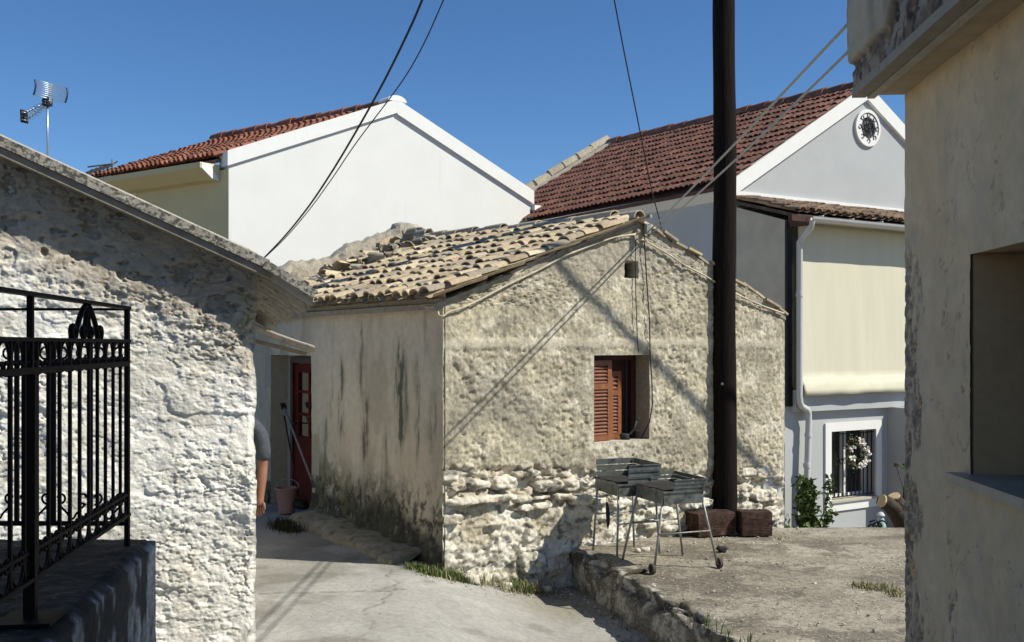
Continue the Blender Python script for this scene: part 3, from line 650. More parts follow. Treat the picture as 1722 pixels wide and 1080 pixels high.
lump = 1-worley(S*19+2.5*fbm(S*7, Zt*7, 3, 203), Zt*23+2.5*fbm(S*7+5, Zt*7, 3, 204), 205)[0]
amt = .3+1.0*ss(.35, .65, fbm(S*1.3+2, Zt*1.3, 3, 206))
rg = 1-2*np.abs(fbm(S*9, Zt*13, 5, 209)-.5); h += .004*(lump-.5)*amt+.013*(fbm(S*24, Zt*30, 5, 207, .62)-.5)*amt+.010*(fbm(S*58, Zt*64, 3, 208, .7)-.5)*(.6+.4*amt)-.009*ss(.93, .99, rg)*amt+.009*ss(.5,.55,fbm(S*2.6,Zt*4.4,5,210))+.006*ss(.52,.56,fbm(S*5.6+4,Zt*9,5,214))
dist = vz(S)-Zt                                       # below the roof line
cem = (1-ss(.08, .30, dist+.35*(fbm(S*2.5, Zt*2.5, 4, 211)-.5)+.10*ss(-.6, 0, S)*0))*ss(-9, -8, S)
cem2 = (1-ss(.0, .25, np.abs(dist-.10)+.3*(fbm(S*2+9, Zt*2, 4, 212)-.5)))*ss(-.75, -.35, S)
h -= .012*np.maximum(cem, cem2)
gap = ss(.63, .69, fbm(S*12, Zt*17, 4, 213))*(1-ss(.3, .8, dist)); h -= .02*gap
h *= ss(0, .05, -S)*.6+.4; h += .055*(fbm(S*0+1, Zt*3.5, 4, 215)-.5)*np.exp(-(S/.07)**2)
c = lerp3((.86, .835, .765), (.79, .76, .68), ss(.4, .62, fbm(S*2.4, Zt*2.4, 5, 221)))
c = lerp3(c, (.62, .585, .50), .6*ss(.55, .7, fbm(S*5, Zt*5, 5, 222)))
c = lerp3(c, (.28, .23, .165), np.clip(cem+cem2, 0, 1)*.6); c = lerp3(c, (.14, .12, .09), .7*ss(.56, .64, fbm(S*26, Zt*30, 4, 227, .65))*(1-ss(.3, .8, dist+.4*(fbm(S*4, Zt*4, 4, 228)-.5))))
c = lerp3(c, (.38, .32, .235), .85*(1-ss(.28, .75, dist+.4*(fbm(S*4, Zt*4, 5, 224)-.5))))  # brown stain below the verge, with the dark tone of its shade painted in
c = lerp3(c, (.15, .125, .095), gap*.3)
c = lerp3(c, (.42, .36, .18), .75*ss(-.20, -.05, S)*np.exp(-((dist-.30)/.12)**2)*ss(.3, .6, fbm(S*9, Zt*9, 4, 225)))
c = lerp3(c, (.40, .36, .29), .35*ss(.63, .72, fbm(S*11, Zt*9, 4, 226)))
Sw = S+(.05*(fbm(Zt*5, Zt*0, 4, 231, .6)-.5)-.012)*np.exp(-(S/.06)**2)
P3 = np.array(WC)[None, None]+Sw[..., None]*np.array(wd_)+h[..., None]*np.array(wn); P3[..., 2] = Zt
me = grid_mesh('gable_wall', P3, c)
rv = MB()                                             # wall end and the body behind it
zs = np.linspace(zt0, vz(0)+.02, 40)
vs = []; fs = []
for i, z in enumerate(zs):
    for k, t in enumerate((.0, .12, .25, .42)):
        vs.append(WH(-.040+.02*math.sin(i*1.3+k*2)*(.4 if k else .2), t, z))
for i in range(len(zs)-1):
    for k in range(3): fs.append((i*4+k, i*4+k+1, i*4+5+k, i*4+4+k))
rv.add(vs, fs, (.66, .63, .57))
rv.prism([WH(-4.2, .03, zt0), WH(-.05, .03, zt0), WH(-.05, .03, vz(-.05)-.02), WH(-4.2, .03, vz(-4.2)-.02)], wp*.39, (.66, .63, .57))
rv.prism([WH(-4.2, .42, zt0), WH(-.42, .42, zt0), WH(-.42, .42, vz(-.42)-.04), WH(-4.2, .42, vz(-4.2)-.04)], wp*4.2, (.66, .63, .57))
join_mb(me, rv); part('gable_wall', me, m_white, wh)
ed = MB()
def slab(s0, s1, t0, t1, z0, z1, mb):
    mb.prism([WH(s0, t0, vz(s0)+z0), WH(s1, t0, vz(s1)+z0), WH(s1, t0, vz(s1)+z1), WH(s0, t0, vz(s0)+z1)], wp*(t1-t0))
slab(-4.3, .04, -OV, -.03, 0, .045, ed); slab(-4.3, .0, -.03, .42, .03, .05, ed)
part('verge_board', ed, m_fascia, wh)
def corr(mb, t0, t1, s0, s1, zof, pitch=.135, amp=.026, drop=None, th=.008, ns=14, tdrop=0):
    """corrugated sheet: waves across t, running down the slope along s"""
    nt = int((t1-t0)/pitch*10)
    for side in (0, 1):
        vs = []; fs = []
        for i in range(ns+1):
            s = s0+(s1-s0)*i/ns; zz = vz(s)+zof-(drop(s) if drop else 0)
            for k in range(nt+1):
                t = t0+(t1-t0)*k/nt; vs.append(WH(s, t, zz+amp*math.sin(2*PI*(t-t0)/pitch)+(th if side else 0)-tdrop*max(0, t)))
        g = nt+1
        for i in range(ns):
            for k in range(nt):
                q = (i*g+k, i*g+k+1, (i+1)*g+k+1, (i+1)*g+k); fs.append(q if side else q[::-1])
        b = len(mb.v); mb.add(vs, fs)
        if side:
            o_ = (ns+1)*g
            for k in range(nt):
                e = ns*g+k; mb.f.append((b-o_+e, b-o_+e+1, b+e+1, b+e)); mb.c.append((.5, .5, .5))
            for i in range(ns):
                for e0, e1 in ((i*g, (i+1)*g), (i*g+nt, (i+1)*g+nt)): mb.f.append((b-o_+e0, b-o_+e1, b+e1, b+e0)); mb.c.append((.5, .5, .5))
rs = MB()
vsp = MB(); slab(-4.3, .06, -OV-.015, -.16, .047, .105, vsp); part('verge_strip', vsp, m_lichen, wh)       # thick lichened verge strip
dr = lambda s: .20*max(0, s+.15)**1.25
corr(rs, -OV-.01, .62, -.06, .32, .075, .17, .045, drop=dr, ns=16, th=.012, tdrop=.09); corr(rs, .56, 1.3, -.06, .29, .085, .17, .045, drop=dr, ns=16, th=.012, tdrop=.09); corr(rs, 1.24, 2.1, -.06, .25, .09, .17, .045, drop=dr, ns=16, th=.012, tdrop=.09)
corr(rs, -.16, 4.7, -4.3, -.04, .085, ns=8)

lip = MB(); pts = [WH(x, -OV-.018+.0*x, vz(x)+.078-(.16*max(0, x+.1)**1.3)) for x in np.linspace(.03, .32, 10)]
for a, b in zip(pts[:-1], pts[1:]): lip.bar(a, b+(b-a)*.05, .03, .05)
part('verge_strip', lip, m_lichen, wh)
part('corrugated_roof', rs, m_sheet, wh, smooth=60)
# short corrugated canopy lower down, over the alley
cn = MB(); Pc = [W(425, 548, 7.4), W(530, 588, 7.6)]
axs = (Pc[1]-Pc[0]); axt = Vector((-.25, 1, 0)).normalized()*.95
for side in (0, 1):
    vs = []; fs = []; nn_ = 60
    for i in range(9):
        for k in range(nn_+1):
            f = k/nn_; vs.append(Pc[0]+axs*(i/8-.45*(1-i/8)*.5)+axt*f+Vector((0, 0, .022*math.sin(2*PI*f*6+2.5)+(.009 if side else 0)-.012*math.sin(PI*i/8))))
    g = nn_+1
    for i in range(8):
        for k in range(nn_): q = (i*g+k, i*g+k+1, i*g+g+k+1, i*g+g+k); fs.append(q if side else q[::-1])
    b = len(cn.v); cn.add(vs, fs)
    if side:
        for k in range(nn_): e = 8*g+k; cn.f.append((b-9*g+e, b-9*g+e+1, b+e+1, b+e)); cn.c.append((.5, .5, .5))
        for i in range(8): cn.f.append((b-9*g+i*g, b-9*g+i*g+g, b+i*g+g, b+i*g)); cn.c.append((.5, .5, .5))
cp_ = thing('door_canopy', 'small corrugated cement canopy jutting over the alley in front of the red door', 'canopy', Pc[0])
part('corrugated_sheet', cn, m_sheet, cp_, smooth=60)
br = MB(); br.bar(Pc[0]+axt*.15+Vector((-.3, 0, -.03)), Pc[1]+axt*.15+Vector((-.06, 0, -.035)), .04, .03); br.bar(Pc[0]+axt*.75+Vector((-.3, 0, -.03)), Pc[1]+axt*.75+Vector((-.06, 0, -.035)), .04, .03)
part('batten', br, m_fascia, cp_)

# ================================================================== PLINTH WALL AND IRON FENCE
pl = thing('boundary_wall', 'low shaded cement wall with black lichen on top, carrying the iron fence', 'wall', (-1.7, 4, 0))
ys = np.arange(1.6, 4.86, .02); prof = [(0, z) for z in np.linspace(-.3, .93, 60)]+[(-.03, .955)]+[(-q, .965) for q in np.arange(.05, .9, .025)]+[(-.92, -.3)]
pa = np.array([p[0] for p in prof]); pz = np.array([p[1] for p in prof])
A, Yg = np.meshgrid(pa, ys, indexing='ij'); Zp, _ = np.meshgrid(pz, ys, indexing='ij'); U = A-Zp
Xe = -1.72+(4.85-Yg)*.152
rough_ = .014*(fbm(Yg*5, U*5, 4, 301)-.5)+.014*(fbm(Yg*11, U*11, 2, 302)-.5)
top = ss(.93, .96, Zp)
Xg = Xe+A+rough_*(1-top)*.7; Zg = Zp+rough_*top*1.2
c = lerp3((.48, .475, .455), (.28, .28, .27), ss(.4, .6, fbm(Yg*9, U*2.2, 5, 303, .6)))
c = lerp3(c, (.035, .035, .035), ss(.44, .58, fbm(Yg*9, U*4, 3, 304, .55)+.24*ss(.55, .95, Zp)-.10-.35*ss(4.5, 4.8, Yg)))
c = lerp3(c, lerp3((.016, .014, .012), (.07, .062, .05), ss(.60, .72, fbm(Yg*24, A*16, 4, 305))), top)
me = grid_mesh('wall', np.stack([Xg, Yg, Zg], -1)[::-1], c[::-1])
e = MB(); y0 = 4.85; xe = -1.72
e.add([(xe, y0, -.3), (xe-.92, y0-.16, -.3), (xe-.92, y0-.16, .965), (xe, y0, .955)], [(0, 1, 2, 3)], (.44, .455, .47)); join_mb(me, e)
part('masonry', me, m_plinth_top, pl)

fdir = Vector((.131, -1, 0)).normalized(); FP = Vector((-1.8, 4.7, 0)); fn = Vector((1, .131, 0)).normalized()
fence = thing('iron_fence', 'dark wrought iron fence with scrollwork on the low cement wall', 'fence', FP+Vector((0, 0, .96)))
def FA(a, z, off=0): return FP+fdir*a+fn*off+Vector((0, 0, z))
def FB(a, z, off=0): return FP+Vector((-a, -.0*a, z))+Vector((0, off, 0))
LA, LB = 2.1, 1.5
def rail(fn_, L, z, wdt, hgt): mb = MB(); mb.bar(fn_(0, z), fn_(L, z), wdt, hgt); part('rail', mb, m_iron, fence)
rail(FA, LA, 2.072, .04, .014); rail(FA, LA, 1.918, .036, .014); rail(FA, LA, 1.812, .02, .022); rail(FA, LA, 1.108, .036, .014); rail(FA, LA, 1.20, .014, .012)
rail(FB, LB, 2.066, .03, .012); rail(FB, LB, 1.912, .03, .012); rail(FB, LB, 1.812, .016, .02); rail(FB, LB, 1.065, .025, .02)
pm = MB(); pm.bar(FA(0, .90), FA(0, 2.068), .021, .021, up=(0, 1, 0)); part('post', pm, m_iron, fence)
pm = MB(); pm.bar(FA(1.31, .92), FA(1.31, 1.80), .038, .030, up=fdir); pm.bar(FA(1.31, 1.80), FA(1.31, 2.066), .020, .018, up=fdir)
pm.bar(FA(1.31, 1.79, -.008), FA(1.31, 1.83, .0), .022, .022, up=fdir); ps = part('post', pm, m_iron, fence)
pm = MB(); pm.box(FA(1.31, .972), fdir*.09, fn*.09, (0, 0, .006)); part('base_plate', pm, m_iron, ps)
bal = MB(); bal.abox(-.007, .007, -.006, .006, 1.10, 1.915); balm = mesh_of('baluster', bal); balm.materials.append(m_iron)
balw = MB(); balw.abox(-.010, .010, -.007, .007, 1.06, 1.91); balw = mesh_of('baluster', balw); balw.materials.append(m_iron)
def place(me, name, pos, rz=0):
    o = bpy.data.objects.new(name, me); COL.objects.link(o); o.location = pos; o.rotation_euler = (0, 0, rz); setp(o, fence); return o
rzA = math.atan2(fdir.y, fdir.x)
k = 0
for i in range(1, 18):
    a = i*.1248
    place(balm, 'baluster', FA(a, 0), rzA)
for i in range(1, 9): place(balw, 'baluster', FB(i*.172, 0))
# loop ornaments between the balusters (upper and lower bands)
def loop_mesh(z0, z1, flip):
    mb = MB(); r = .052; H_ = z1-z0
    pts = []; r = .053
    for k in range(13):
        th = PI*k/12; x = -r*math.cos(th); z = math.sin(th)*H_*.55
        pts.append((x, 0, (z1-H_*.55+z) if not flip else (z0+H_*.55-z)))
    e = z0 if not flip else z1
    pts = [(-r*.62, 0, e), (-r*.98, 0, (e+pts[0][2])/2)]+pts+[(r*.98, 0, (e+pts[-1][2])/2), (r*.62, 0, e)]
    mb.tube(pts, .0058, 5)
    cz = z0+.018 if not flip else z1-.018
    for sx in (-1, 1): mb.tube([(sx*.030+.022*math.cos(t), 0, cz+.022*math.sin(t)) for t in np.linspace(0, 2*PI, 10)], .006, 5)
    me = mesh_of('scroll', mb, True); me.materials.append(m_iron); return me
up_, lo_ = loop_mesh(1.805, 1.912, False), loop_mesh(1.115, 1.215, True)
for i in range(16):
    a = (i+.5)*.1248; place(up_, 'scroll', FA(a, 0), rzA); place(lo_, 'scroll', FA(a, 0), rzA)
def spiral(c, r0, r1, a0, a1, n=16):
    return [(c[0]+(r0+(r1-r0)*i/n)*math.cos(a0+(a1-a0)*i/n), c[1]+(r0+(r1-r0)*i/n)*math.sin(a0+(a1-a0)*i/n)) for i in range(n+1)]
sms = []
for sx in (-1, 1):
    sm_ = MB(); pts = spiral((sx*.055, .105), .010, .030, 0 if sx > 0 else PI, (1.6*PI if sx > 0 else -.6*PI))
    pts = pts+[(sx*.02, .03), (sx*.01, .012), (0, .004)]
    sm_.tube([(p[0], 0, 1.08+p[1]) for p in pts], .0055, 5)
    sm_ = mesh_of('scroll', sm_, True); sm_.materials.append(m_iron); sms.append(sm_)
for sx in (-1, 1):
    smu = MB(); smu.tube([(sx*p[0], 0, 1.90-p[1]) for p in spiral((.05, .045), .012, .038, 0, 1.7*PI)], .0055, 5)
    smu = mesh_of('scroll', smu, True); smu.materials.append(m_iron); sms.append(smu)
for i in range(8):
    for q in sms: place(q, 'scroll', FB((i+.5)*.172, 0))
ly = MB(); cA = .65                                   # lyre between the two top rails
for sx in (-1, 1):
    pts = [(sx*.015, 2.06), (sx*.05, 2.045), (sx*.095, 2.01), (sx*.14, 1.965)]+[(sx*p[0], p[1]) for p in spiral((.185, 1.955), .042, .012, PI, PI+1.9*PI)]
    ly.tube([FA(cA+p[0], p[1]) for p in pts], .011, 6)
    pts = [(sx*.006, 2.06), (sx*.012, 2.02), (sx*.02, 1.99)]+[(sx*p[0], p[1]) for p in spiral((.048, 1.955), .034, .010, PI*.75, PI*.75+1.9*PI)]
    ly.tube([FA(cA+p[0], p[1]) for p in pts], .011, 6)
part('lyre_ornament', ly, m_iron, fence, smooth=True)

# ================================================================== WHITE HOUSE AND GREY HOUSE BEHIND
A0 = Vector((-4.65, 16.5, 0)); A1 = Vector((.386, 20.4, 0)); ad = (A1-A0).normalized(); an = Vector((ad.y, -ad.x, 0)); AW = (A1-A0).length
def AH(s, q, z): return A0+ad*s+an*q+Vector((0, 0, z))       # q outwards
wt = thing('white_house', 'big white house with blank white gable and red tiled roof behind the old roof', 'house', AH(3, -3, -1.05))
far = Vector((-8.4, 19.1, 0))
gw = MB(); gw.prism([AH(0, 0, -1.05), AH(AW, 0, -1.05), AH(AW, 0, 4.95), AH(AW/2, 0, 6.25), AH(0, 0, 4.95)], an*-.3)
gw.prism([AH(.02, -.31, -1.05), AH(AW-.02, -.31, -1.05), AH(AW-.02, -.31, 4.9), AH(AW/2, -.31, 6.2), AH(.02, -.31, 4.9)], an*-4)
part('gable_wall', gw, m_whitepaint, wt)
lw = MB(); dl = (far-A0).normalized(); nl = Vector((dl.y, -dl.x, 0)); nl = nl if nl.x < 0 else -nl
lw.prism([A0+nl*.003+Vector((0, 0, -1.05)), far+nl*.003+Vector((0, 0, -1.05)), far+nl*.003+Vector((0, 0, 4.78)), A0+nl*.003+Vector((0, 0, 4.78))], -nl*.25)
part('side_wall', lw, m_yellow, wt)
wn_ = W(475, 335, 0); 
cv = MB()                                             # boxed eave along the yellow side
e0, e1 = A0+dl*.22+Vector((0, 0, 4.60)), far+Vector((0, 0, 4.60))
cv.prism([e0+nl*.004, e0+nl*.16+Vector((0, 0, .02)), e0+nl*.40+Vector((0, 0, .18)), e0+nl*.40+Vector((0, 0, .27)), e0+nl*.004+Vector((0, 0, .27))], e1-e0)
part('boxed_eave', cv, m_yellow, wt)
cv = MB(); cv.prism([e0+dl*-.012+nl*.02, e0+dl*-.012+nl*.16+Vector((0, 0, .025)), e0+dl*-.012+nl*.38+Vector((0, 0, .18)), e0+dl*-.012+nl*.38+Vector((0, 0, .26)), e0+dl*-.012+nl*.2+Vector((0, 0, .26))], dl*.01)
part('eave_end', cv, m_trim, wt)
sh_ = MB(); a = ray_plane(216, 327, A0, nl); sh_.bar(a, a+Vector((0, 0, -1.0)), .5, .05, up=nl); part('shutter', sh_, m_trim, wt)
cg = MB()                                             # proud white coping along both rakes
def cop(s0, z0, s1, z1, th, q0, q1, mb):
    mb.prism([AH(s0, q1, z0-th), AH(s1, q1, z1-th), AH(s1, q1, z1), AH(s0, q1, z0)], an*(q0-q1))
za, zb_ = 5.08, 6.40
cop(-.04, za, AW/2-.001, zb_, .25, -.30, .055, cg); cop(AW/2+.001, zb_, AW+.04, za-.06, .27, -.30, .055, cg)
pts = [(.20*math.cos(t), .11*math.sin(t)) for t in np.linspace(0, PI, 12)]
cg.prism([AH(AW/2+x, .057, zb_-.04+z) for x, z in pts], an*-.36)
part('coping', cg, m_trim, wt)
RED = [(.25, .092, .055), (.20, .075, .047), (.30, .12, .075), (.16, .062, .042), (.24, .10, .066)]
rm = MB()
E0 = AH(-.13, -.22, 5.02); E1 = W(140, 304, 18.7); R1 = W(362, 240, 21.9); R0 = AH(AW/2, -.25, 6.30)
tile_roof(rm, E0+Vector((0, 0, -.02)), E1, R1, R0, 30, 13, .06, .25, RED, 31, seg=5, lap=1.25)
rm.prism([E0+Vector((0, 0, -.06)), E1+Vector((0, 0, -.06)), R1+Vector((0, 0, -.06)), R0+Vector((0, 0, -.06))], (0, 0, -.06), (.16, .09, .07))
rb = AH(AW, -.25, 4.95); rm.prism([R0+Vector((0, 0, -.05)), R1+Vector((0, 0, -.05)), R1+ad*3.2+Vector((0, 0, -1.35)), rb+Vector((0, 0, -.02))], (0, 0, -.06), (.16, .09, .07))
ridge_row(rm, R0+Vector((0, 0, .03)), R1+Vector((0, 0, .06)), 14, .12, RED, 33)
part('roof', rm, m_red, wt, smooth=50)
gt = MB(); gt.tube([AH(AW+.03, -.02, 4.55), AH(AW+.03, -.02, 4.45), AH(AW+.05, .0, 1.5)], .04, 8); gt.bar(AH(AW+.02, .02, 4.68), AH(AW+.30, -.05, 4.70), .12, .10); part('gutter_end', gt, m_trim, wt, smooth=40)

G0 = Vector((3.46, 15.5, 0)); gd = Vector((.85, .53, 0)).normalized(); gn = Vector((gd.y, -gd.x, 0))
def G(s, q, z): return G0+gd*s+gn*q+Vector((0, 0, z))
gh = thing('grey_house', 'tall pale grey house with dark red tile roof, round gable window and cream blind', 'house', G(3, -3, -1.05))
gw = MB(); gw.prism([G(0, 0, -1.05), G(6, 0, -1.05), G(6, 0, 4.42), G(3, 0, 6.2), G(0, 0, 4.42)], gn*-.3)
part('gable_wall', gw, m_grey, gh)
gfar = W(790, 367, 22.5); gfar.z = 0
lwl = MB(); dl2 = (gfar-G0).normalized(); nl2 = Vector((-dl2.y, dl2.x, 0)); nl2 = nl2 if nl2.x < 0 else -nl2
lwl.prism([G0+nl2*.003+Vector((0, 0, -1.05)), gfar+nl2*.003+Vector((0, 0, -1.05)), gfar+nl2*.003+Vector((0, 0, 4.36)), G0+nl2*.003+Vector((0, 0, 4.36))], -nl2*.3)
lwl.prism([G0+gn*-.31+gd*.2+Vector((0, 0, -1.05)), G0+gn*-.31+gd*5.9+Vector((0, 0, -1.05)), G0+gn*-.31+gd*5.9+Vector((0, 0, 4.3)), G(3, -.31, 6.1), G0+gn*-.31+gd*.2+Vector((0, 0, 4.3))], gn*-6)
part('side_wall', lwl, m_grey, gh)
ef = MB(); ef.prism([G0+nl2*.004+dl2*.05+Vector((0, 0, 4.16)), G0+nl2*.16+dl2*.05+Vector((0, 0, 4.28)), G0+nl2*.16+dl2*.05+Vector((0, 0, 4.355)), G0+nl2*.004+dl2*.05+Vector((0, 0, 4.355))], gfar-G0)
part('eave_board', ef, m_trim, gh)
DRED = [(.19, .085, .058), (.155, .07, .049), (.225, .105, .072), (.13, .062, .045), (.18, .08, .054)]
rm = MB(); E0 = G(-.18, .05, 4.40); E1 = gfar+nl2*.18+Vector((0, 0, 4.36)); R1 = W(1022, 246, 23.2); R0 = G(3, .05, 6.28)
tile_roof(rm, E0, E1, R1, R0, 66, 13, .032, .25, DRED, 41, seg=4, lap=1.2, thick=.012, wf=.96, pans=False, lift=.055)
rm.prism([p+Vector((0, 0, -.05)) for p in (E0, E1, R1, R0)], (0, 0, -.06), (.10, .05, .04))
rm.prism([p+Vector((0, 0, -.05)) for p in (R0, R1, R1+gd*3+Vector((0, 0, -1.75)), G(6.15, .05, 4.42))], (0, 0, -.06), (.12, .06, .05))
ridge_row(rm, R0+Vector((0, 0, .02)), R1+Vector((0, 0, .03)), 16, .12, DRED, 43)
part('roof', rm, m_red, gh, smooth=50)
vt = MB(); ridge_row(vt, E1+(R1-E1)*.0+Vector((0, 0, .10)), R1+Vector((0, 0, .12)), 10, .13, [(.50, .43, .30), (.44, .37, .26), (.55, .48, .36)], 44); 
vt.prism([E1+Vector((0, 0, .0)), R1+Vector((0, 0, .0)), R1+Vector((0, 0, .12)), E1+Vector((0, 0, .12))], (R0-R1).normalized()*.35, (.5, .46, .36)); part('far_verge', vt, m_tile, gh, smooth=50)
cg = MB()
def copg(s0, z0, s1, z1, th, q0, q1, mb):
    mb.prism([G(s0, q1, z0-th), G(s1, q1, z1-th), G(s1, q1, z1), G(s0, q1, z0)], gn*(q0-q1))
copg(-.12, 4.44, 2.999, 6.32, .26, -.10, .06, cg); copg(3.001, 6.32, 6.15, 4.45, .26, -.10, .06, cg)
part('coping', cg, m_trim, gh)
rc = ray_plane(1457, 216, G0+gn*.0, gn); rw = MB()    # round attic window
for (r0, r1, q0, q1) in ((.175, .30, .002, .045),):
    n = 32; vs = []; fs = []
    for k in range(n):
        a = 2*PI*k/n; e = gd*math.cos(a)+Vector((0, 0, math.sin(a)))
        for (r, q) in ((r0, q0), (r0, q1), (r1, q1), (r1, q0)): vs.append(rc+e*r*1.05+gn*q)
    for k in range(n):
        k2 = (k+1) % n
        for j in range(3): fs.append((k*4+j, k*4+j+1, k2*4+j+1, k2*4+j))
    rw.add(vs, fs)
rwo = part('round_window', rw, m_trim, gh, smooth=40)
dk = MB(); dk.prism([rc+(gd*math.cos(2*PI*k/24)+Vector((0, 0, math.sin(2*PI*k/24))))*.186+gn*.003 for k in range(24)], gn*.006); part('glass', dk, m_medal, rwo)
gr_ = MB()
for k in range(8):
    a = 2*PI*k/8; e = gd*math.cos(a)+Vector((0, 0, math.sin(a))); f_ = gd*-math.sin(a)+Vector((0, 0, math.cos(a)))
    gr_.tube([rc+gn*.035+e*.17*t+f_*.045*math.sin(t*PI) for t in np.linspace(0, 1, 7)], .008, 5)
    gr_.tube([rc+gn*.05+e*.22+(e*math.cos(t)+f_*math.sin(t))*.035 for t in np.linspace(0, 5, 9)], .007, 5)
gr_.tube([rc+gn*.05+(gd*math.cos(t)+Vector((0, 0, math.sin(t))))*.25 for t in np.linspace(-.4, 2.6, 16)], .007, 5)
gr_.tube([rc+gn*.035+(gd*math.cos(t)+Vector((0, 0, math.sin(t))))*.09 for t in np.linspace(0, 2*PI, 16)], .008, 5)
part('iron_scrollwork', gr_, m_dark, rwo)

# front extension of the grey house
Q = .985
ex = MB(); ex.prism([G(0, .003, -1.05), G(0, Q-.001, -1.05), G(0, Q-.001, 3.72), G(0, .003, 4.02)], gd*.12)
part('extension_side_wall', ex, m_beige, gh)
ex = MB(); zl = .99                                    # ground floor front with a ledge, window left open
wa = ray_plane(1396, 846, G(0, Q, 0), gn); wb = ray_plane(1471, 721, G(0, Q, 0), gn)
ws0, ws1, wz0, wz1 = (wa-G0).dot(gd), (wb-G0).dot(gd), wa.z, wb.z
def Gbox(mb, s0, s1, q0, q1, z0, z1, col=None): return mb.box(G((s0+s1)/2, (q0+q1)/2, (z0+z1)/2), gd*(s1-s0)/2, gn*(q1-q0)/2, (0, 0, (z1-z0)/2), col)
Gbox(ex, .0, ws0, Q-.3, Q, -1.05, zl); Gbox(ex, ws0, ws1, Q-.3, Q, -1.05, wz0); Gbox(ex, ws0, ws1, Q-.3, Q, wz1, zl); Gbox(ex, ws1, 5.2, Q-.3, Q, -1.05, zl)
zled = ray_plane(1400, 690, G(0, Q+.10, 0), gn).z
Gbox(ex, .12, 5.2, Q+.002, Q+.10, zled, zled+.32)
ex.prism([G(2.30, Q+.001, -1.05), G(2.30, Q+.001, zled-.004), G(2.34, Q+.55, zled-.004), G(2.34, Q+.55, -1.05)], gd*.2)
part('ground_floor_wall', ex, m_grey, gh)
ex = MB(); Gbox(ex, .12, 5.2, Q-.25, Q-.06, zl+.002, 3.74); part('upper_wall', ex, m_beige, gh)
wfm = MB(); b_ = .13
Gbox(wfm, ws0-b_, ws0, Q+.001, Q+.03, wz0-b_, wz1+b_); Gbox(wfm, ws1, ws1+b_, Q+.001, Q+.03, wz0-b_, wz1+b_); Gbox(wfm, ws0, ws1, Q+.001, Q+.03, wz1, wz1+b_); Gbox(wfm, ws0, ws1, Q+.001, Q+.03, wz0-b_, wz0)
gwn = part('window', wfm, m_trim, gh)
gs = MB(); Gbox(gs, ws0, ws1, Q-.24, Q-.22, wz0, wz1); part('glass', gs, m_glass, gwn)
gs = MB(); Gbox(gs, (ws0+ws1)/2-.05, (ws0+ws1)/2+.05, Q-.21, Q-.17, wz0, wz1); Gbox(gs, ws0+.001, ws0+.07, Q-.21, Q-.17, wz0, wz1); Gbox(gs, ws1-.07, ws1-.001, Q-.21, Q-.17, wz0, wz1); Gbox(gs, ws0+.07, ws1-.07, Q-.21, Q-.17, wz0+.001, wz0+.09); part('sash', gs, m_trim, gwn)
gs = MB(); Gbox(gs, ws0-.02, ws1+.02, Q-.2, Q+.06, wz0+.001, wz0+.035); part('sill', gs, m_beige, gwn)
gs = MB()
for k in range(11):
    s = ws0+.04+(ws1-ws0-.08)*k/10; gs.tube([G(s, Q-.03, wz0+.06), G(s, Q-.03, wz1-.03)], .011, 6)
for z in (wz0+.07, wz1-.05): gs.bar(G(ws0, Q-.03, z), G(ws1, Q-.03, z), .03, .012)
for k in (2, 8):
    for sx in (-1, 1): gs.tube([G(ws0+.04+(ws1-ws0-.08)*k/10+sx*x, Q-.025, wz0+.62+z) for x, z in spiral((.055, .0), .015, .055, 0, 1.7*PI)], .008, 5)
part('window_grille', gs, m_dark, gwn)
rm = MB(); E0 = G(-.10, Q+.34, 3.80); E1 = G(5.3, Q+.34, 3.80); R1 = G(5.3, .03, 4.16); R0 = G(-.10, .03, 4.16)
BR = [(.22, .15, .10), (.27, .19, .13), (.18, .12, .085), (.31, .22, .15)]
tile_roof(rm, E0, E1, R1, R0, 30, 5, .05, .5, BR, 51, seg=5, lap=1.25)
rm.prism([p+Vector((0, 0, -.04)) for p in (E0, E1, R1, R0)], (0, 0, -.05), (.08, .06, .05))
part('lean_to_roof', rm, m_tile, gh, smooth=50)
fl = MB(); Gbox(fl, -.1, 5.3, .004, .05, 4.20, 4.27); part('flashing', fl, m_trim, gh)
gt = MB(); zg = ray_plane(1400, 372, G(0, Q+.42, 0), gn).z
vs = []; fs = []; sec = [(.07*math.cos(t), .07*math.sin(t)) for t in np.linspace(PI, 2*PI, 9)]+[(.06*math.cos(t), .06*math.sin(t)) for t in np.linspace(2*PI, PI, 9)]
for s in (.05, 5.2):
    for (x, z) in sec: vs.append(G(s, Q+.42+x, zg+.03+z))
n = len(sec); fs = [(i, (i+1) % n, n+(i+1) % n, n+i) for i in range(n)]+[tuple(range(n)), tuple(range(2*n-1, n-1, -1))]
gt.add(vs, fs)
for k in range(8): gt.bar(G(.25+k*.65, Q+.35, zg+.05), G(.25+k*.65, Q+.495, zg+.05), .03, .015)
part('gutter', gt, m_pipe, gh, smooth=40)
br = MB(); br.bar(G(-.28, Q+.36, 3.70), G(.10, Q+.36, 3.70), .07, .09); br.bar(G(.05, Q-.05, 3.66), G(.05, Q+.40, 3.66), .06, .10); part('timber_bracket', br, m_frame, gh)
pp = MB(); q = Q+.15
pp.tube([G(.10, Q+.42, zg-.02), G(.10, Q+.40, zg-.10), G(.14, q, zg-.30), G(.14, q, 1.15), G(.15, q, 1.06), G(.19, q, 1.0), G(.30, q, .95), G(.35, q-.02, .90), G(.37, q-.03, .80), G(.33, q-.03, -.1), G(.32, q-.03, -1.02)], .048, 10)
pp.tube([G(.14, q, 2.6), G(.14, q, 2.66)], .058, 10); pp.tube([G(.33, q-.03, .1), G(.33, q-.03, .16)], .058, 10); pp.tube([G(.355, q-.028, .55), G(.356, q-.028, .6)], .056, 10)
part('drainpipe', pp, m_pipe, gh, smooth=50)
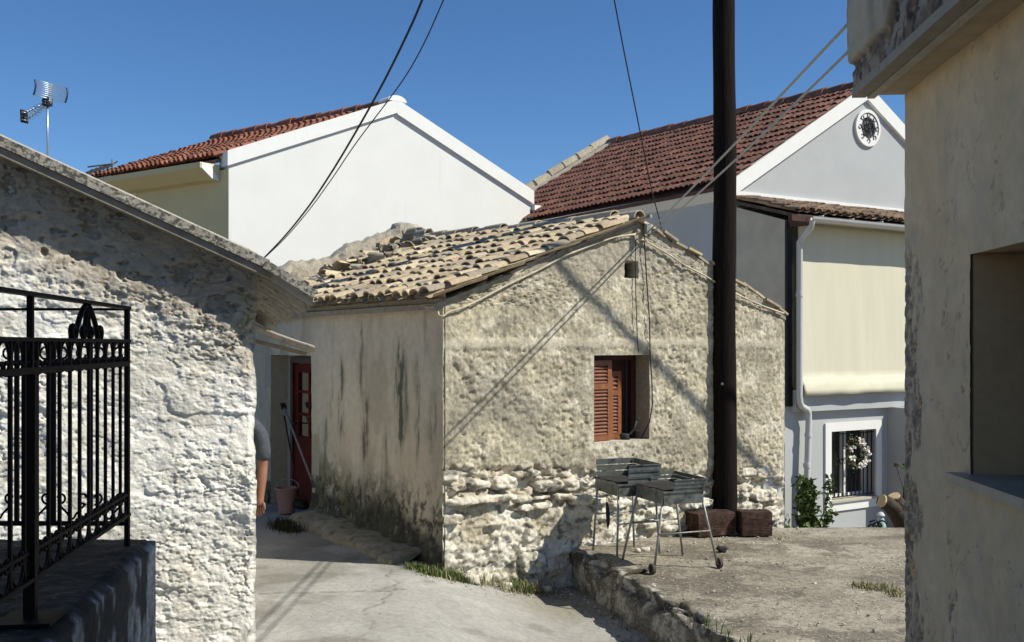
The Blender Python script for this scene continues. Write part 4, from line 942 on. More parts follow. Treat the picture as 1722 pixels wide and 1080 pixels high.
# roller blind with a loose valance
vs = []; fs = []; bs0, bs1 = .20, 3.1; zb1 = ray_plane(1420, 632, G(0, Q+.1, 0), gn).z
nz_, ns_ = 26, 60
rows = [(3.72-(3.72-zb1)*i/nz_, Q+.06+.05*(i/nz_)) for i in range(nz_+1)]+[(zb1-.03, Q+.13), (zb1-.07, Q+.16), (zb1-.13, Q+.185), (zb1-.19, Q+.20), (zb1-.27, Q+.21)]
for r, (z, q_) in enumerate(rows):
    for k in range(ns_+1):
        f = k/ns_; rip = (.0018*math.sin(f*16+z)+.001*math.sin(f*37+2*z)) if r <= nz_ else (.006*math.sin(f*11+r*.9)+.006*math.sin(f*31+1.7*r)*math.sin(f*4)+.005*math.sin(f*5))
        zz = z-(.006*math.sin(f*9)+.004*math.sin(f*21) if r == len(rows)-1 else 0)
        vs.append(G(bs0+(bs1-bs0)*f-.02*(r > nz_), q_+rip, zz))
g_ = ns_+1
for r in range(len(rows)-1):
    for k in range(ns_): fs.append((r*g_+k, r*g_+k+1, (r+1)*g_+k+1, (r+1)*g_+k))
bl = thing('roller_blind', 'long cream fabric roller blind lowered under the gutter of the grey house', 'blind', G(1.5, Q+.1, zb1))
bm_ = MB(); bm_.add(vs, fs); bme = mesh_of('fabric', bm_, True); bo = part('fabric', bme, m_blind, bl)
so_ = bo.modifiers.new('thickness', 'SOLIDIFY'); so_.thickness = .006
rr_ = MB(); rr_.tube([G(bs0-.02, Q+.04, 3.74), G(bs1+.05, Q+.04, 3.74)], .05, 10); part('roller', rr_, m_pipe, bl, smooth=40)
rr_ = MB(); rr_.tube([G(bs0-.01, Q+.128, zb1-.075), G(bs1+.09, Q+.128, zb1-.075)], .012, 8); rr_.tube([G(bs1+.07, Q+.01, zb1+.25), G(bs1+.07, Q+.2, zb1-.04)], .014, 8); part('front_bar', rr_, m_trim, bl, smooth=40)
sd = MB(); Gbox(sd, bs1+.05, bs1+.17, Q-.05, Q+.05, zl+.01, 3.72); part('blind_guide', sd, m_dark, bl)
sd = MB(); Gbox(sd, .0, .115, Q+.001, Q+.045, zl+.01, 3.70); part('blind_guide', sd, m_dark, bl)

# flower wreath on the window grille
wc = ray_plane(1437, 762, G(0, Q+.02, 0), gn); wr_ = thing('flower_wreath', 'round wreath of white flowers and leaves hung on the barred window of the grey house', 'wreath', wc)
lf = MB(); q = random.Random(3)
for k in range(330):
    a = q.uniform(0, 2*PI); r = .17+q.gauss(0, .04); p = wc+gd*math.cos(a)*r*1.15+Vector((0, 0, math.sin(a)*r*1.15))+gn*q.uniform(-.02, .08)
    e = Vector((q.gauss(0, 1), q.gauss(0, 1), q.gauss(0, 1))).normalized(); f_ = e.orthogonal().normalized(); l = q.uniform(.025, .055)
    lf.add([p, p+e*l*.5+f_*l*.3, p+e*l, p+e*l*.5-f_*l*.3], [(0, 1, 2, 3)], q.choice([(.05, .07, .025), (.08, .09, .04), (.10, .07, .04), (.03, .05, .02)]))
part('leaves', lf, m_leaf, wr_)
for (a, r) in [(.3, .19), (1.0, .17), (1.3, .2), (2.6, .16), (3.6, .15), (5.0, .20), (5.3, .19), (5.8, .22), (.0, .22)]:
    p = wc+gd*math.cos(a)*r+Vector((0, 0, math.sin(a)*r))+gn*.08
    flw = MB()
    for k in range(14):
        e = Vector((q.gauss(0, 1), q.gauss(0, 1), q.gauss(0, 1))).normalized(); f_ = e.orthogonal().normalized(); h_ = e.cross(f_)
        flw.add([p+e*.01, p+e*.045+f_*.025, p+e*.06, p+e*.045-f_*.025], [(0, 1, 2, 3)], q.choice([(.75, .72, .66), (.68, .6, .52), (.8, .78, .74)]))
    part('flower', flw, m_flower, wr_)

# ================================================================== RIGHT BUILDING
RC = Vector((1.64, 4.2, 0)); rd = Vector((-.067, -1, 0)).normalized(); rn = Vector((-1, .067, 0)).normalized()
def R(r, q, z): return RC+rd*r+rn*q+Vector((0, 0, z))        # r towards the viewer, q out of the wall
rbld = thing('ochre_building', 'shaded ochre rendered building with balcony slab and deep window at right', 'building', R(1, -1, 0))
w0 = ray_plane(1631, 800, RC, rn); w1 = ray_plane(1631, 428, RC, rn); r0 = (w0-RC).dot(rd); rz0, rz1 = w0.z, w1.z
rv = np.concatenate([np.arange(0, 1.2, .009), np.linspace(1.21, 3.4, 60)]); rv[np.argmin(abs(rv-r0))] = r0; r1 = rv[np.argmin(abs(rv-1.75))]
zv = np.arange(-.4, 2.96, .009); zv[np.argmin(abs(zv-rz0))] = rz0; zv[np.argmin(abs(zv-rz1))] = rz1
Rr, Zs = np.meshgrid(rv, zv, indexing='ij')
h = .014*(fbm(Rr*2, Zs*2, 3, 401)-.5)+.004*(fbm(Rr*22, Zs*22, 4, 402)-.5)
bare = ss(.49, .56, fbm(Rr*11, Zs*5, 6, 403, .65)+.30*np.exp(-(Rr/.10)**2)*(1-ss(2.0, 2.5, Zs))-.26*ss(.10, .30, Rr)+.04)
bare = bare*(1-ss(2.1, 2.5, Zs)); h -= .010*bare*fbm(Rr*60, Zs*60, 3, 404); h -= .012*ss(.60, .66, fbm(Rr*26, Zs*30, 4, 405))*bare
ck = np.abs(fbm(Rr*3.1+4, Zs*2.2, 5, 406)-.5); h -= .004*(1-ss(.0, .006, ck))*ss(.05, .2, Rr)
h *= ss(0, .03, Rr)*.7+.3; h += .007*(fbm(Rr*0, Zs*9, 4, 408)-.5)*np.exp(-(Rr/.04)**2)
c = lerp3((.61, .468, .288), (.55, .425, .265), ss(.4, .62, fbm(Rr*1.8, Zs*1.4, 5, 411)))
c = lerp3(c, (.63, .505, .34), .6*ss(.52, .68, fbm(Rr*3, Zs*2+7, 5, 412)))
c = lerp3(c, (.46, .37, .255), .6*(1-ss(.5, 1.35, Zs+.5*fbm(Rr*3, Zs*3, 4, 413)))); c = lerp3(c, (.46, .375, .265), .7*(1-ss(.05, .5, Rr))*(1-ss(1.9, 2.5, Zs)))
c = lerp3(c, (.13, .105, .085), bare*.8*ss(.3, .55, fbm(Rr*55, Zs*45, 4, 414, .7))); c = lerp3(c, (.50, .42, .30), .5*ss(.62, .70, fbm(Rr*14, Zs*9, 4, 415)))
c = lerp3(c, (.12, .095, .075), .55*(1-ss(.0, .005, ck))*ss(.1, .3, Rr)); c = lerp3(c, (.32, .265, .20), .6*ss(.57, .64, fbm(Rr*9, Zs*5, 6, 417, .65))*(1-ss(.6, 1.2, Zs)))
P3 = np.array(RC)[None, None]+Rr[..., None]*np.array(rd)+h[..., None]*np.array(rn); P3[..., 2] = Zs
rmid, zm = (Rr[:-1, :-1]+Rr[1:, 1:])/2, (Zs[:-1, :-1]+Zs[1:, 1:])/2
me = grid_mesh('wall', P3, c, ~((rmid > r0) & (rmid < r1) & (zm > rz0) & (zm < rz1)))
bx_ = MB()
def Rbox(mb, a0, a1, q0, q1, z0, z1, col=None): return mb.box(R((a0+a1)/2, (q0+q1)/2, (z0+z1)/2), rd*(a1-a0)/2, rn*(q1-q0)/2, (0, 0, (z1-z0)/2), col)
RVC = (.46, .345, .205); q0 = -.20
Rbox(bx_, .0, r0-.001, q0, -.014, -.4, 2.96, (.50, .32, .165)); Rbox(bx_, r1+.001, 9, q0, -.014, -.4, 2.96, RVC); Rbox(bx_, r0-.001, r1+.001, q0, -.014, rz1+.002, 2.96, RVC); Rbox(bx_, r0-.001, r1+.001, q0, -.014, -.4, rz0-.002, RVC)
bx_.prism([R(.001, q0-.081, -.6), R(9, q0-.081, -.6), R(9, -5, -.6), R(2.6, -5, -.6)], (0, 0, 7.0), RVC); bx_.prism([R(.0, -.02, 3.1), R(9, -.02, 3.1), R(9, q0-.08, 3.1), R(.05, q0-.08, 3.1)], (0, 0, 3.3), RVC)
Rbox(bx_, 3.39, 9, -.013, -.004, -.4, 2.96, RVC)
join_mb(me, bx_); part('wall', me, m_rwall, rbld)
wi = MB(); Rbox(wi, r0+.001, r0+.06, -.24, -.185, rz0, rz1); Rbox(wi, r0+.06, r1-.001, -.24, -.185, rz1-.06, rz1-.001); Rbox(wi, r0+.06, r1-.001, -.24, -.185, rz0+.001, rz0+.06)
wi_o = part('window', wi, m_frame, rbld); wi = MB(); Rbox(wi, r0+.06, r1-.002, -.225, -.215, rz0+.06, rz1-.06); part('glass', wi, m_glass, wi_o)
si = MB(); Rbox(si, r0-.065, r1+.06, -.19, .06, rz0-.030, rz0+.004); part('sill', si, m_marble, wi_o)
# balcony
zf = 2.945; bq = .205
rv = np.arange(-.02, 2.6, .010); zv = np.arange(zf, 3.95, .010); Rr, Zs = np.meshgrid(rv, zv, indexing='ij')
bz = 3.09+.05*(fbm(Rr*5, Rr*0, 4, 431)-.5)+.10*ss(.45, .62, Rr)+.5*ss(.60, .72, Rr)
pl_ = ss(-.008, .008, Zs-bz)
h = .022*pl_+.012*(fbm(Rr*4, Zs*4, 4, 432)-.5)+(1-pl_)*(.020*(fbm(Rr*16, Zs*16, 4, 433)-.5)-.02*ss(.58, .68, fbm(Rr*9, Zs*12, 4, 434)))+.004*(fbm(Rr*30, Zs*30, 3, 435)-.5)
h -= .05*np.exp(-((Rr-.66)/.05)**2)*ss(3.08, 3.2, Zs)
c = lerp3((.42, .36, .27), (.30, .255, .19), ss(.4, .6, fbm(Rr*5, Zs*4, 5, 441)))
cd = lerp3((.16, .12, .09), (.30, .25, .185), ss(.45, .6, fbm(Rr*14, Zs*16, 5, 442, .65))); cd = lerp3(cd, (.06, .045, .04), ss(.55, .68, fbm(Rr*20+3, Zs*20, 5, 443, .65)))
c = lerp3(cd, c, pl_)
P3 = np.array(RC+rn*bq)[None, None]+Rr[..., None]*np.array(rd)+h[..., None]*np.array(rn); P3[..., 2] = Zs
me = grid_mesh('balcony', P3, c); bb = MB(); SC = (.44, .35, .225)
Rbox(bb, -.015, 2.6, -.02, bq-.04, zf+.004, 3.09, SC); Rbox(bb, -.012, 2.6, bq-.16, bq-.012, zf+.006, 3.94, (.26, .235, .2))
Rbox(bb, -.018, .10, -.02, bq-.01, zf+.02, 3.9, (.27, .245, .2)); Rbox(bb, -.01, 2.6, bq-.085, bq-.055, zf-.012, zf+.002, (.46, .42, .34)); Rbox(bb, -.016, 2.6, bq-.05, bq+.006, zf-.006, zf+.03, (.30, .265, .21))
join_mb(me, bb); part('balcony', me, m_rwall, rbld)

# ================================================================== UTILITY POLE, CABLES
pu = ray_plane(1218, 866, L0, hn); pc = Vector((pu.x, pu.y, 0))+hn*.085; pc.x = (1218-CU)/F*pc.y
pm = MB(); pts, rs_ = [], []
for i in range(40): z = -.3+8.6*i/39; pts.append((pc.x+.006*math.sin(z*2.1), pc.y+.005*math.sin(z*1.3), z)); rs_.append(.128-.0028*z+.002*math.sin(z*5))
pm.tube(pts, rs_, 20)
po = thing('utility_pole', 'tall dark creosoted wooden utility pole standing against the old stone gable', 'utility pole', pc)
part('shaft', pm, m_pole, po, smooth=True)
bt = MB(); bt.tube([pc+Vector((-.05, -.125, 1.5)), pc+Vector((-.05, -.15, 1.5))], .014, 8); part('bolt', bt, m_legs, po)

def sag(a, b, d, n=24): return [Vector(a).lerp(Vector(b), i/n)-Vector((0, 0, d*4*(i/n)*(1-i/n))) for i in range(n+1)]
AX = GP(1083, 388, .09)
B1 = W(1431, 26, 4.27); B2 = W(1432, 73, 4.27)
GRP = 'grey service cables from the balcony to the gable peak'
cab('service_cable', sag(AX, B1+Vector((.02, -.05, 0)), .015), .0075, m_wire, 'upper of the two pale grey cables from the balcony to the gable peak', 'cable', GRP)
cab('service_cable', sag(GP(1090, 392, .06), B2+Vector((.02, -.05, 0)), .03), .007, m_wire, 'lower of the two pale grey cables from the balcony to the gable peak', 'cable', GRP)
def through(px, dep):
    k = [W(u, v, d) for (u, v), d in zip(px, dep)]; k = [k[0]*2-k[1]]+k+[k[-1]*2-k[-2]]; out = []
    for i in range(1, len(k)-2):
        for j in range(6):
            t = j/6; a, b, c_, d = k[i-1:i+3]; out.append(.5*((2*b)+(c_-a)*t+(2*a-5*b+4*c_-d)*t*t+(3*b-a-3*c_+d)*t**3))
    return out+[k[-2]]
pts = through([(441, 437), (480, 396), (520, 346), (560, 286), (600, 219), (644, 140), (686, 55), (712, -5), (745, -90)], [13, 12.2, 11.4, 10.6, 9.9, 9.1, 8.5, 8.2, 7.8])
cab('overhead_cable', pts, .010, m_wired, 'thick black overhead cable sagging across the white gable, left of the thinner one')
pts = through([(447, 432), (480, 400), (520, 353), (560, 298), (600, 239), (674, 140), (712, 75), (748, -5), (785, -90)], [13.2, 12.4, 11.6, 10.7, 10, 9.3, 8.8, 8.3, 7.9])
cab('overhead_cable', pts, .0055, m_wired, 'thin black overhead cable sagging across the white gable, right of the thicker one')
pts = through([(1112, 385), (1108, 366), (1096, 320), (1083, 255), (1068, 180), (1050, 90), (1032, -5), (1010, -120)], [10.4, 10.2, 9.8, 9.4, 9, 8.6, 8.2, 7.8])
cab('overhead_cable', pts, .006, m_wired, 'lone thin black cable dropping from the sky to the old gable peak')
# unseen thick cable added at top right to cast the diagonal gable shadow
p1 = H(*[on_gable(925, 434)[0], 0, on_gable(925, 434)[1]]); p2 = H(*[on_gable(1190, 700)[0], 0, on_gable(1190, 700)[1]])
c1, c2 = p1+SUN*6.2, p2+SUN*6.0; dd = c2-c1
cab('overhead_cable', [c1-dd*.25, c1, c2, c2+dd*.55], .030, m_wired, 'unseen black cable bundle added high above the terrace to cast the diagonal gable shadow')

# ================================================================== ANTENNAS
def antenna(base, mast, scale, yaw, label):
    t = thing('tv_antenna', label, 'antenna', base, yaw)
    mb = MB(); mb.tube([(0, 0, 0), (0, 0, mast)], .016*scale/.8, 8); part('mast', mb, m_alu, t, True, True)
    top_ = mast-.10*scale
    rf = MB()
    for sy in (-1, 1): pass
    rods = MB(); ends = MB(); L_ = .36*scale
    def rp(f): return Vector((.06+.22*f-.18*f*f, 0, .04+.29*f))*scale     # curved reflector screen, leaning back
    for k in range(9):
        p = rp(k/8); rods.tube([(p.x, -L_, top_+p.z), (p.x, L_, top_+p.z)], .007*scale, 6)
    part('reflector', rods, m_alu, t, True, True)
    for sy in (-1, 1):
        ends = MB(); ends.tube([(rp(k/8).x, sy*L_, top_+rp(k/8).z) for k in range(9)], .018*scale, 6)
        part('reflector_end', ends, m_blue, t, True, True)
    ctr = MB(); ctr.bar((rp(0).x, 0, top_+rp(0).z-.03), (rp(1).x, 0, top_+rp(1).z), .05*scale, .03*scale); part('reflector_spine', ctr, m_alu, t, False, True)
    bm = MB()
    for (dz, z_) in ((.0, .0), (-.16, -.10)):
        bm.tube([(.12*scale, 0, top_+z_*scale*.3), (-.70*scale, 0, top_+(dz-.17)*scale)], .012*scale, 6)
        for k in range(9):
            f = (k+1)/9.5; x = .12-.82*f; z = z_*.3*(1-f)+(dz-.17)*f
            bm.tube([(x*scale, -.09*scale, top_+z*scale), (x*scale, .09*scale, top_+z*scale)], .008*scale, 6)
    part('director_boom', bm, m_alu, t, True, True)
    cl = MB(); cl.abox(-.09*scale, .07*scale, -.06*scale, .06*scale, top_-.10*scale, top_+.05*scale); part('dipole_box', cl, m_dark, t, False, True); cl = MB(); cl.bar((-.70*scale, 0, top_-.36*scale), (-.72*scale, 0, top_-.10*scale), .16*scale, .03*scale, up=(1, 0, 0)); part('boom_end', cl, m_dark, t, False, True)
    return t
yb = 9.6; bz_ = EYE+(HV-285)/F*yb
antenna((W(80, 0, yb).x, yb, bz_-.1), .80, .48, math.radians(-28), 'tall silver tv antenna with curved reflector on a mast above the whitewashed roof')
s2 = thing('tv_antenna', 'small yagi tv antenna poking up behind the red tiled roof', 'antenna', W(189, 300, 19.6))
mb = MB(); a = W(189, 268, 19.6); mb.tube([W(189, 330, 19.6), a], .025, 6); part('mast', mb, m_alu, s2)
mb = MB(); mb.tube([W(146, 291, 19), W(189, 277, 19.6)], .025, 6)
for k in range(7):
    f = k/6; p = W(146, 291, 19).lerp(W(189, 277, 19.6), f); mb.tube([p+Vector((.02, -.3, -.12)), p+Vector((-.02, .3, .12))], .014, 5)
mb.tube([W(148, 281, 19), W(189, 276, 19.6)], .016, 5); part('boom', mb, m_soot, s2)

# ================================================================== GRILLS
def grill(shield_h, splay1, splay2, ht, full):
    t = thing('charcoal_grill', '', 'grill', (0, 0, 0)); L1, L2 = .19, .25       # half sizes: across the front, front to back
    tr = MB(); zb, zt = ht-.11, ht
    for (x0, x1, y0, y1) in ((-L1, L1, -L2, -L2+.004), (-L1, L1, L2-.004, L2), (-L1, -L1+.004, -L2+.004, L2-.004), (L1-.004, L1, -L2+.004, L2-.004)): tr.abox(x0, x1, y0, y1, zb, zt)
    tr.abox(-L1+.004, L1-.004, -L2+.004, L2-.004, zb+.001, zb+.005)
    tr.abox(-L1-.012, L1+.012, -L2-.012, -L2-.001, zt-.012, zt+.002); tr.abox(-L1-.012, L1+.012, L2+.001, L2+.012, zt-.012, zt+.002)
    tray = part('fire_tray', tr, m_steel, t, False, True)
    sh = MB(); n = 3                                  # ribbed wind shield around the right and back
    for k in range(n):
        z0 = zt+.004+shield_h*k/n; z1 = zt+shield_h*(k+1)/n-.002; o_ = .010*k
        sh.abox(-L1*.55, L1+o_, -L2-.004-o_, -L2-.001-o_, z0, z1); sh.abox(L1+.001+o_, L1+.004+o_, -L2-.004-o_, L2+o_, z0, z1)
        sh.abox(-L1*.9 if full else -L1*.2, L1+o_, L2+.001+o_, L2+.004+o_, z0, z1)
        sh.abox(-L1*.55, L1+o_+.004, -L2-.014-o_, -L2-.004-o_, z1-.006, z1+.001); sh.abox(L1+.004+o_, L1+.014+o_, -L2-.006-o_, L2+o_, z1-.006, z1+.001)
    part('wind_shield', sh, m_steel, t, False, True)
    gr = MB()
    for k in range(19): y = -L2+.03+k*(2*L2-.06)/18; gr.tube([(-L1+.01, y, zt+.012), (L1-.01, y, zt+.012)], .0035, 5)
    for x in (-L1+.02, 0, L1-.02): gr.tube([(x, -L2+.01, zt+.006), (x, L2-.01, zt+.006)], .004, 5)
    gr.tube([(-L1+.02, -.07, zt+.012), (-L1-.10, -.07, zt+.035), (-L1-.12, 0, zt+.038), (-L1-.10, .07, zt+.035), (-L1+.02, .07, zt+.012)], .005, 6)
    part('cooking_grate', gr, m_soot, t, False, True)
    fl_ = MB(); fl_.abox(-L1+.01, L1-.01, -L2+.01, L2-.01, zb+.02, zb+.045); part('ash_bed', fl_, m_soot, t, False, True)
    for sx in (-1, 1):
        for sy in (-1, 1):
            lg = MB(); a = Vector((sx*(L1-.01), sy*(L2-.03), zt-.03)); b = Vector((sx*(L1+splay1), sy*(L2+splay2), .0 if sy > 0 else .035))
            lg.tube([a, b], .0105, 8); lo = part('leg', lg, m_legs, t, True, True)
            if sy < 0 and full is False:
                wh_ = MB(); c_ = Vector((b.x+sx*.018, b.y, .045)); n = 18; vs = []; fs = []
                for k in range(n):
                    an_ = 2*PI*k/n; r_ = .045; vs += [c_+Vector((-.012, r_*math.cos(an_), r_*math.sin(an_))), c_+Vector((.012, r_*math.cos(an_), r_*math.sin(an_))), c_+Vector((.012, .6*r_*math.cos(an_), .6*r_*math.sin(an_))), c_+Vector((-.012, .6*r_*math.cos(an_), .6*r_*math.sin(an_)))]
                for k in range(n):
                    k2 = (k+1) % n
                    for j in range(4): fs.append((k*4+j, k*4+(j+1) % 4, k2*4+(j+1) % 4, k2*4+j))
                wh_.add(vs, fs); wh_.tube([c_+Vector((-.02, 0, 0)), c_+Vector((.02, 0, 0))], .008, 6); wh_.bar(c_+Vector((0, -.03, 0)), c_+Vector((0, .03, 0)), .012, .01); wh_.bar(c_+Vector((0, 0, -.03)), c_+Vector((0, 0, .03)), .012, .01)
                part('wheel', wh_, m_rubber, t, False, True)
    xb = MB(); xb.tube([(-L1-splay1*.5, -L2-splay2*.5, ht*.48), (L1+splay1*.5, -L2-splay2*.5, ht*.48)], .006, 6); xb.tube([(-L1-splay1*.45, L2+splay2*.4, ht*.5), (L1+splay1*.45, L2+splay2*.4, ht*.5)], .006, 6); 
    part('brace', xb, m_legs, t, True, True)
    return t
g1 = grill(.10, .115, .035, .67, False); g1['label'] = 'nearer charcoal grill with low wind shield, splayed legs and two small wheels on the terrace'; g1['group'] = 'charcoal grills on the terrace'
g1.location = (1.36, 8.70, 0); g1.rotation_euler = (0, 0, math.radians(21))
g2 = grill(.17, .02, .0, .67, True); g2['label'] = 'farther charcoal grill with tall wind shield, close to the stone wall under the window'; g2['group'] = 'charcoal grills on the terrace'
g2.location = (1.035, 9.14, .0); g2.rotation_euler = (0, 0, math.radians(20))
gl = MB(); gp = Vector((.845, 8.96, .50)); vs = [gp+Vector((.012*math.sin(z*9), 0, -z)) for z in (0, .06, .12, .18, .24)]
gl.tube(vs, [.008, .016, .019, .016, .005], 8); gl.tube([gp, gp+Vector((0, 0, .09))], .003, 5)
tag(part('oven_glove', gl, m_soot, None, True), 'dark cloth mitt hanging from the farther grill', 'mitt')
# dropped poker by the nearer wheel
# ================================================================== TIMBER BLOCKS
def timber(u0, v0, u1, v1, Yn, yaw, th, name, label, lat, seed):
    a, b = W(u0, v1, Yn), W(u1, v1, Yn); z0 = a.z; L_ = (b-a).length; ht = EYE+(HV-v0)/F*Yn-z0
    q = random.Random(seed); mb = MB(); n = 14; vs = []; fs = []; d = Vector((math.cos(yaw), math.sin(yaw), 0)); nn = Vector((-d.y, d.x, 0)); sec = [(0, 0), (0, .5), (0, .92), (.06, 1), (.5, 1), (.94, 1), (1, .94), (1, .5), (1, 0)]
    ln = L_/math.cos(yaw)
    for i in range(n+1):
        f = i/n
        for (x, z) in sec: vs.append(a+d*(ln*f)+nn*(x*th+q.uniform(-.006, .006))+Vector((0, 0, z*ht+q.uniform(-.005, .005))))
    m_ = len(sec)
    for i in range(n):
        for k in range(m_): fs.append((i*m_+k, i*m_+(k+1) % m_, (i+1)*m_+(k+1) % m_, (i+1)*m_+k))
    fs += [tuple(range(m_-1, -1, -1)), tuple(n*m_+k for k in range(m_))]
    mb.add(vs, fs); return tag(part(name, mb, m_beam, None, 40), label, 'timber', 'timber blocks at the foot of the pole')
timber(1175, 866, 1243, 904, 9.95, .42, .26, 'timber_block', 'dark red timber block in front of the pole foot, nearer the grills', 0, 1)
timber(1248, 862, 1300, 902, 10.05, .10, .2, 'timber_block', 'rough brown timber block right of the pole foot, farther from the grills', 0, 2)

# ================================================================== PERSON half hidden behind the whitewashed corner
def skin_mesh(name, V, E, Rr_, sub=2, root=0):
    me = bpy.data.meshes.new(name); me.from_pydata(V, E, []); o = bpy.data.objects.new(name, me); COL.objects.link(o)
    md = o.modifiers.new('s', 'SKIN'); md.use_smooth_shade = True
    sk = me.skin_vertices[0].data
    for i, r in enumerate(Rr_): sk[i].radius = (r, r) if not isinstance(r, tuple) else r
    for i in range(len(V)): sk[i].use_root = (i == root)
    s = o.modifiers.new('d', 'SUBSURF'); s.levels = sub; s.render_levels = sub
    bpy.context.view_layer.update(); dg = bpy.context.evaluated_depsgraph_get()
    m2 = bpy.data.meshes.new_from_object(o.evaluated_get(dg)); bpy.data.objects.remove(o); bpy.data.meshes.remove(me); m2.name = name; m2.shade_smooth(); return m2
PB = Vector((-2.09, 7.62, 0)); per = thing('person', 'person in dark grey t-shirt with bare arm hanging down, mostly hidden behind the white corner', 'person', PB)
V, E, RR = [], [], []
def chain(pts, rs, start=None):
    prev = start
    for p, r in zip(pts, rs):
        V.append(tuple(PB+Vector(p))); RR.append(r); i = len(V)-1
        if prev is not None: E.append((prev, i))
        prev = i
    return prev
pelvis = chain([(0, 0, .88)], [(.135, .10)]); ch = chain([(0, 0, 1.02), (0, -.02, 1.16), (0, -.03, 1.27)], [(.125, .095), (.135, .10), (.12, .09)], pelvis)
nk = chain([(0, -.04, 1.37), (0, -.06, 1.43), (0, -.08, 1.50), (0, -.08, 1.60)], [.06, .055, (.072, .085), (.07, .085)], ch)
arm = chain([(.13, -.03, 1.275), (.185, -.03, 1.23), (.200, -.02, 1.10), (.205, -.02, .985), (.207, -.045, .90), (.207, -.07, .81), (.205, -.085, .755)], [.06, .055, .047, .041, .040, .031, .027], ch)
palm = chain([(.204, -.092, .725), (.203, -.096, .690)], [(.032, .029), (.035, .026)], arm)
chain([(-.13, -.03, 1.275), (-.185, -.03, 1.23), (-.2, -.02, 1.10), (-.205, -.02, .985), (-.205, -.07, .81), (-.2, -.09, .74), (-.2, -.1, .68)], [.06, .055, .047, .041, .031, .027, (.02, .034)], ch)
for sx in (-1, 1): chain([(sx*.08-.02, 0, .80), (sx*.08-.03, -.02, .47), (sx*.08-.035, .02, .10), (sx*.08-.035, -.02, .045), (sx*.08-.035, -.14, .03)], [.085, .058, .043, .042, .03], pelvis)
bodyo = part('body', skin_mesh('body', V, E, RR), m_skin, per)
# fingers joined to the palm in the same mesh
fm = []
for k, (dy, ln) in enumerate(((-.030, .070), (-.010, .080), (.010, .074), (.028, .058))):
    b = PB+Vector((.203+dy*.85, -.096-.3*dy, .690))
    fv = [b, b+Vector((dy*.12, -.004, -.4*ln)), b+Vector((dy*.12, .004, -.72*ln)), b+Vector((dy*.1, .016, -.95*ln))]
    fm.append(skin_mesh('finger', [tuple(x) for x in fv], [(0, 1), (1, 2), (2, 3)], [.0098, .0088, .008, .0065], 2))
b = PB+Vector((.228, -.105, .725)); fm.append(skin_mesh('thumb', [tuple(b), tuple(b+Vector((.014, -.010, -.028))), tuple(b+Vector((.014, -.012, -.060)))], [(0, 1), (1, 2)], [.012, .010, .0075], 2))
import bmesh
bb_ = bmesh.new(); bb_.from_mesh(bodyo.data)
for m2 in fm: bb_.from_mesh(m2); bpy.data.meshes.remove(m2)
bb_.to_mesh(bodyo.data); bb_.free(); bodyo.data.shade_smooth()
V, E, RR = [], [], []
ch = chain([(0, 0, .90), (0, 0, 1.02), (0, -.02, 1.16), (0, -.03, 1.28)], [(.15, .115), (.14, .11), (.15, .115), (.13, .10)])
for sx in (-1, 1): chain([(sx*.13, -.03, 1.285), (sx*.19, -.03, 1.235), (sx*.205, -.025, 1.12), (sx*.208, -.02, 1.01)], [.07, .068, .066, .070], ch)
part('shirt', skin_mesh('shirt', V, E, RR), m_shirt, per)
V, E, RR = [], [], []
ch = chain([(0, 0, .93), (0, 0, .86)], [(.145, .112), (.145, .112)])
for sx in (-1, 1): chain([(sx*.08-.02, 0, .78), (sx*.08-.03, -.02, .47), (sx*.08-.035, .02, .09)], [.10, .078, .066], ch)
part('trousers', skin_mesh('trousers', V, E, RR), m_trouser, per)
hr_ = MB(); hr_.blob(PB+Vector((0, -.05, 1.63)), (.075, .085, .06), 5, .06, 12); part('hair', hr_, m_hair, per, True)

# ================================================================== ALLEY THINGS
kb = MB(); n = 26; vs = []; fs = []
for i in range(n+1):
    t = .35+2.35*i/n; wv = .33+.03*math.sin(i*.6)+.02*math.sin(i*1.3); hz = .10+.012*math.sin(i*.8)+.008*math.sin(i*2.1)-.05*(1-i/n)
    for (x, z) in ((.0, hz+.03), (wv*.5, hz+.02), (wv*.85, hz), (wv, hz*.6), (wv+.03, -.1)): vs.append(H(-x, t, z+.006*math.sin(i*3+x*20)))
for i in range(n):
    for k in range(4): fs.append((i*5+k, i*5+k+1, i*5+6+k, i*5+5+k))
fs += [(0, 1, 2, 3, 4), tuple(n*5+k for k in (4, 3, 2, 1, 0))]
kb.add(vs, fs); tag(part('stone_step', kb, m_kerb, None, 50), 'long low mossy stone step along the foot of the stained side wall', 'step')
bu = thing('bucket', 'pink plastic bucket standing by the red door', 'bucket', W(482, 858, 11.25)); bc = W(482, 862, 11.25)
mb = MB(); mb.lathe(bc, [(0, .0), (.085, 0), (.12, .26), (.135, .265), (.135, .28), (.118, .28), (.082, .02), (0, .02)], 20); part('tub', mb, m_pink, bu, 40)
mb = MB(); mb.tube([bc+Vector((.13*math.cos(a), .05, .27-.05*math.sin(a)*0+.10*math.sin(a))) for a in np.linspace(0, PI, 10)], .005, 6); part('handle', mb, m_legs, bu)
brm = thing('broom', 'broom with pale handle leaning against the side of the red doorway', 'broom', W(522, 800, 11.1))
hb, ht_ = W(526, 812, 11.05), W(478, 686, 11.75)
mb = MB(); mb.tube([hb, ht_], .013, 8); part('handle', mb, m_wood, brm, True)
mb = MB(); mb.bar(ht_+Vector((0, 0, -.01)), ht_+(ht_-hb).normalized()*.07, .055, .03); part('brush', mb, m_maroon, brm)
brm = thing('mop', 'thin dark mop stick leaning beside the broom in the red doorway', 'mop', W(500, 850, 11.4))
mb = MB(); mb.tube([W(505, 850, 11.2), W(478, 700, 11.8)], .010, 8); part('handle', mb, m_frame, brm, True)
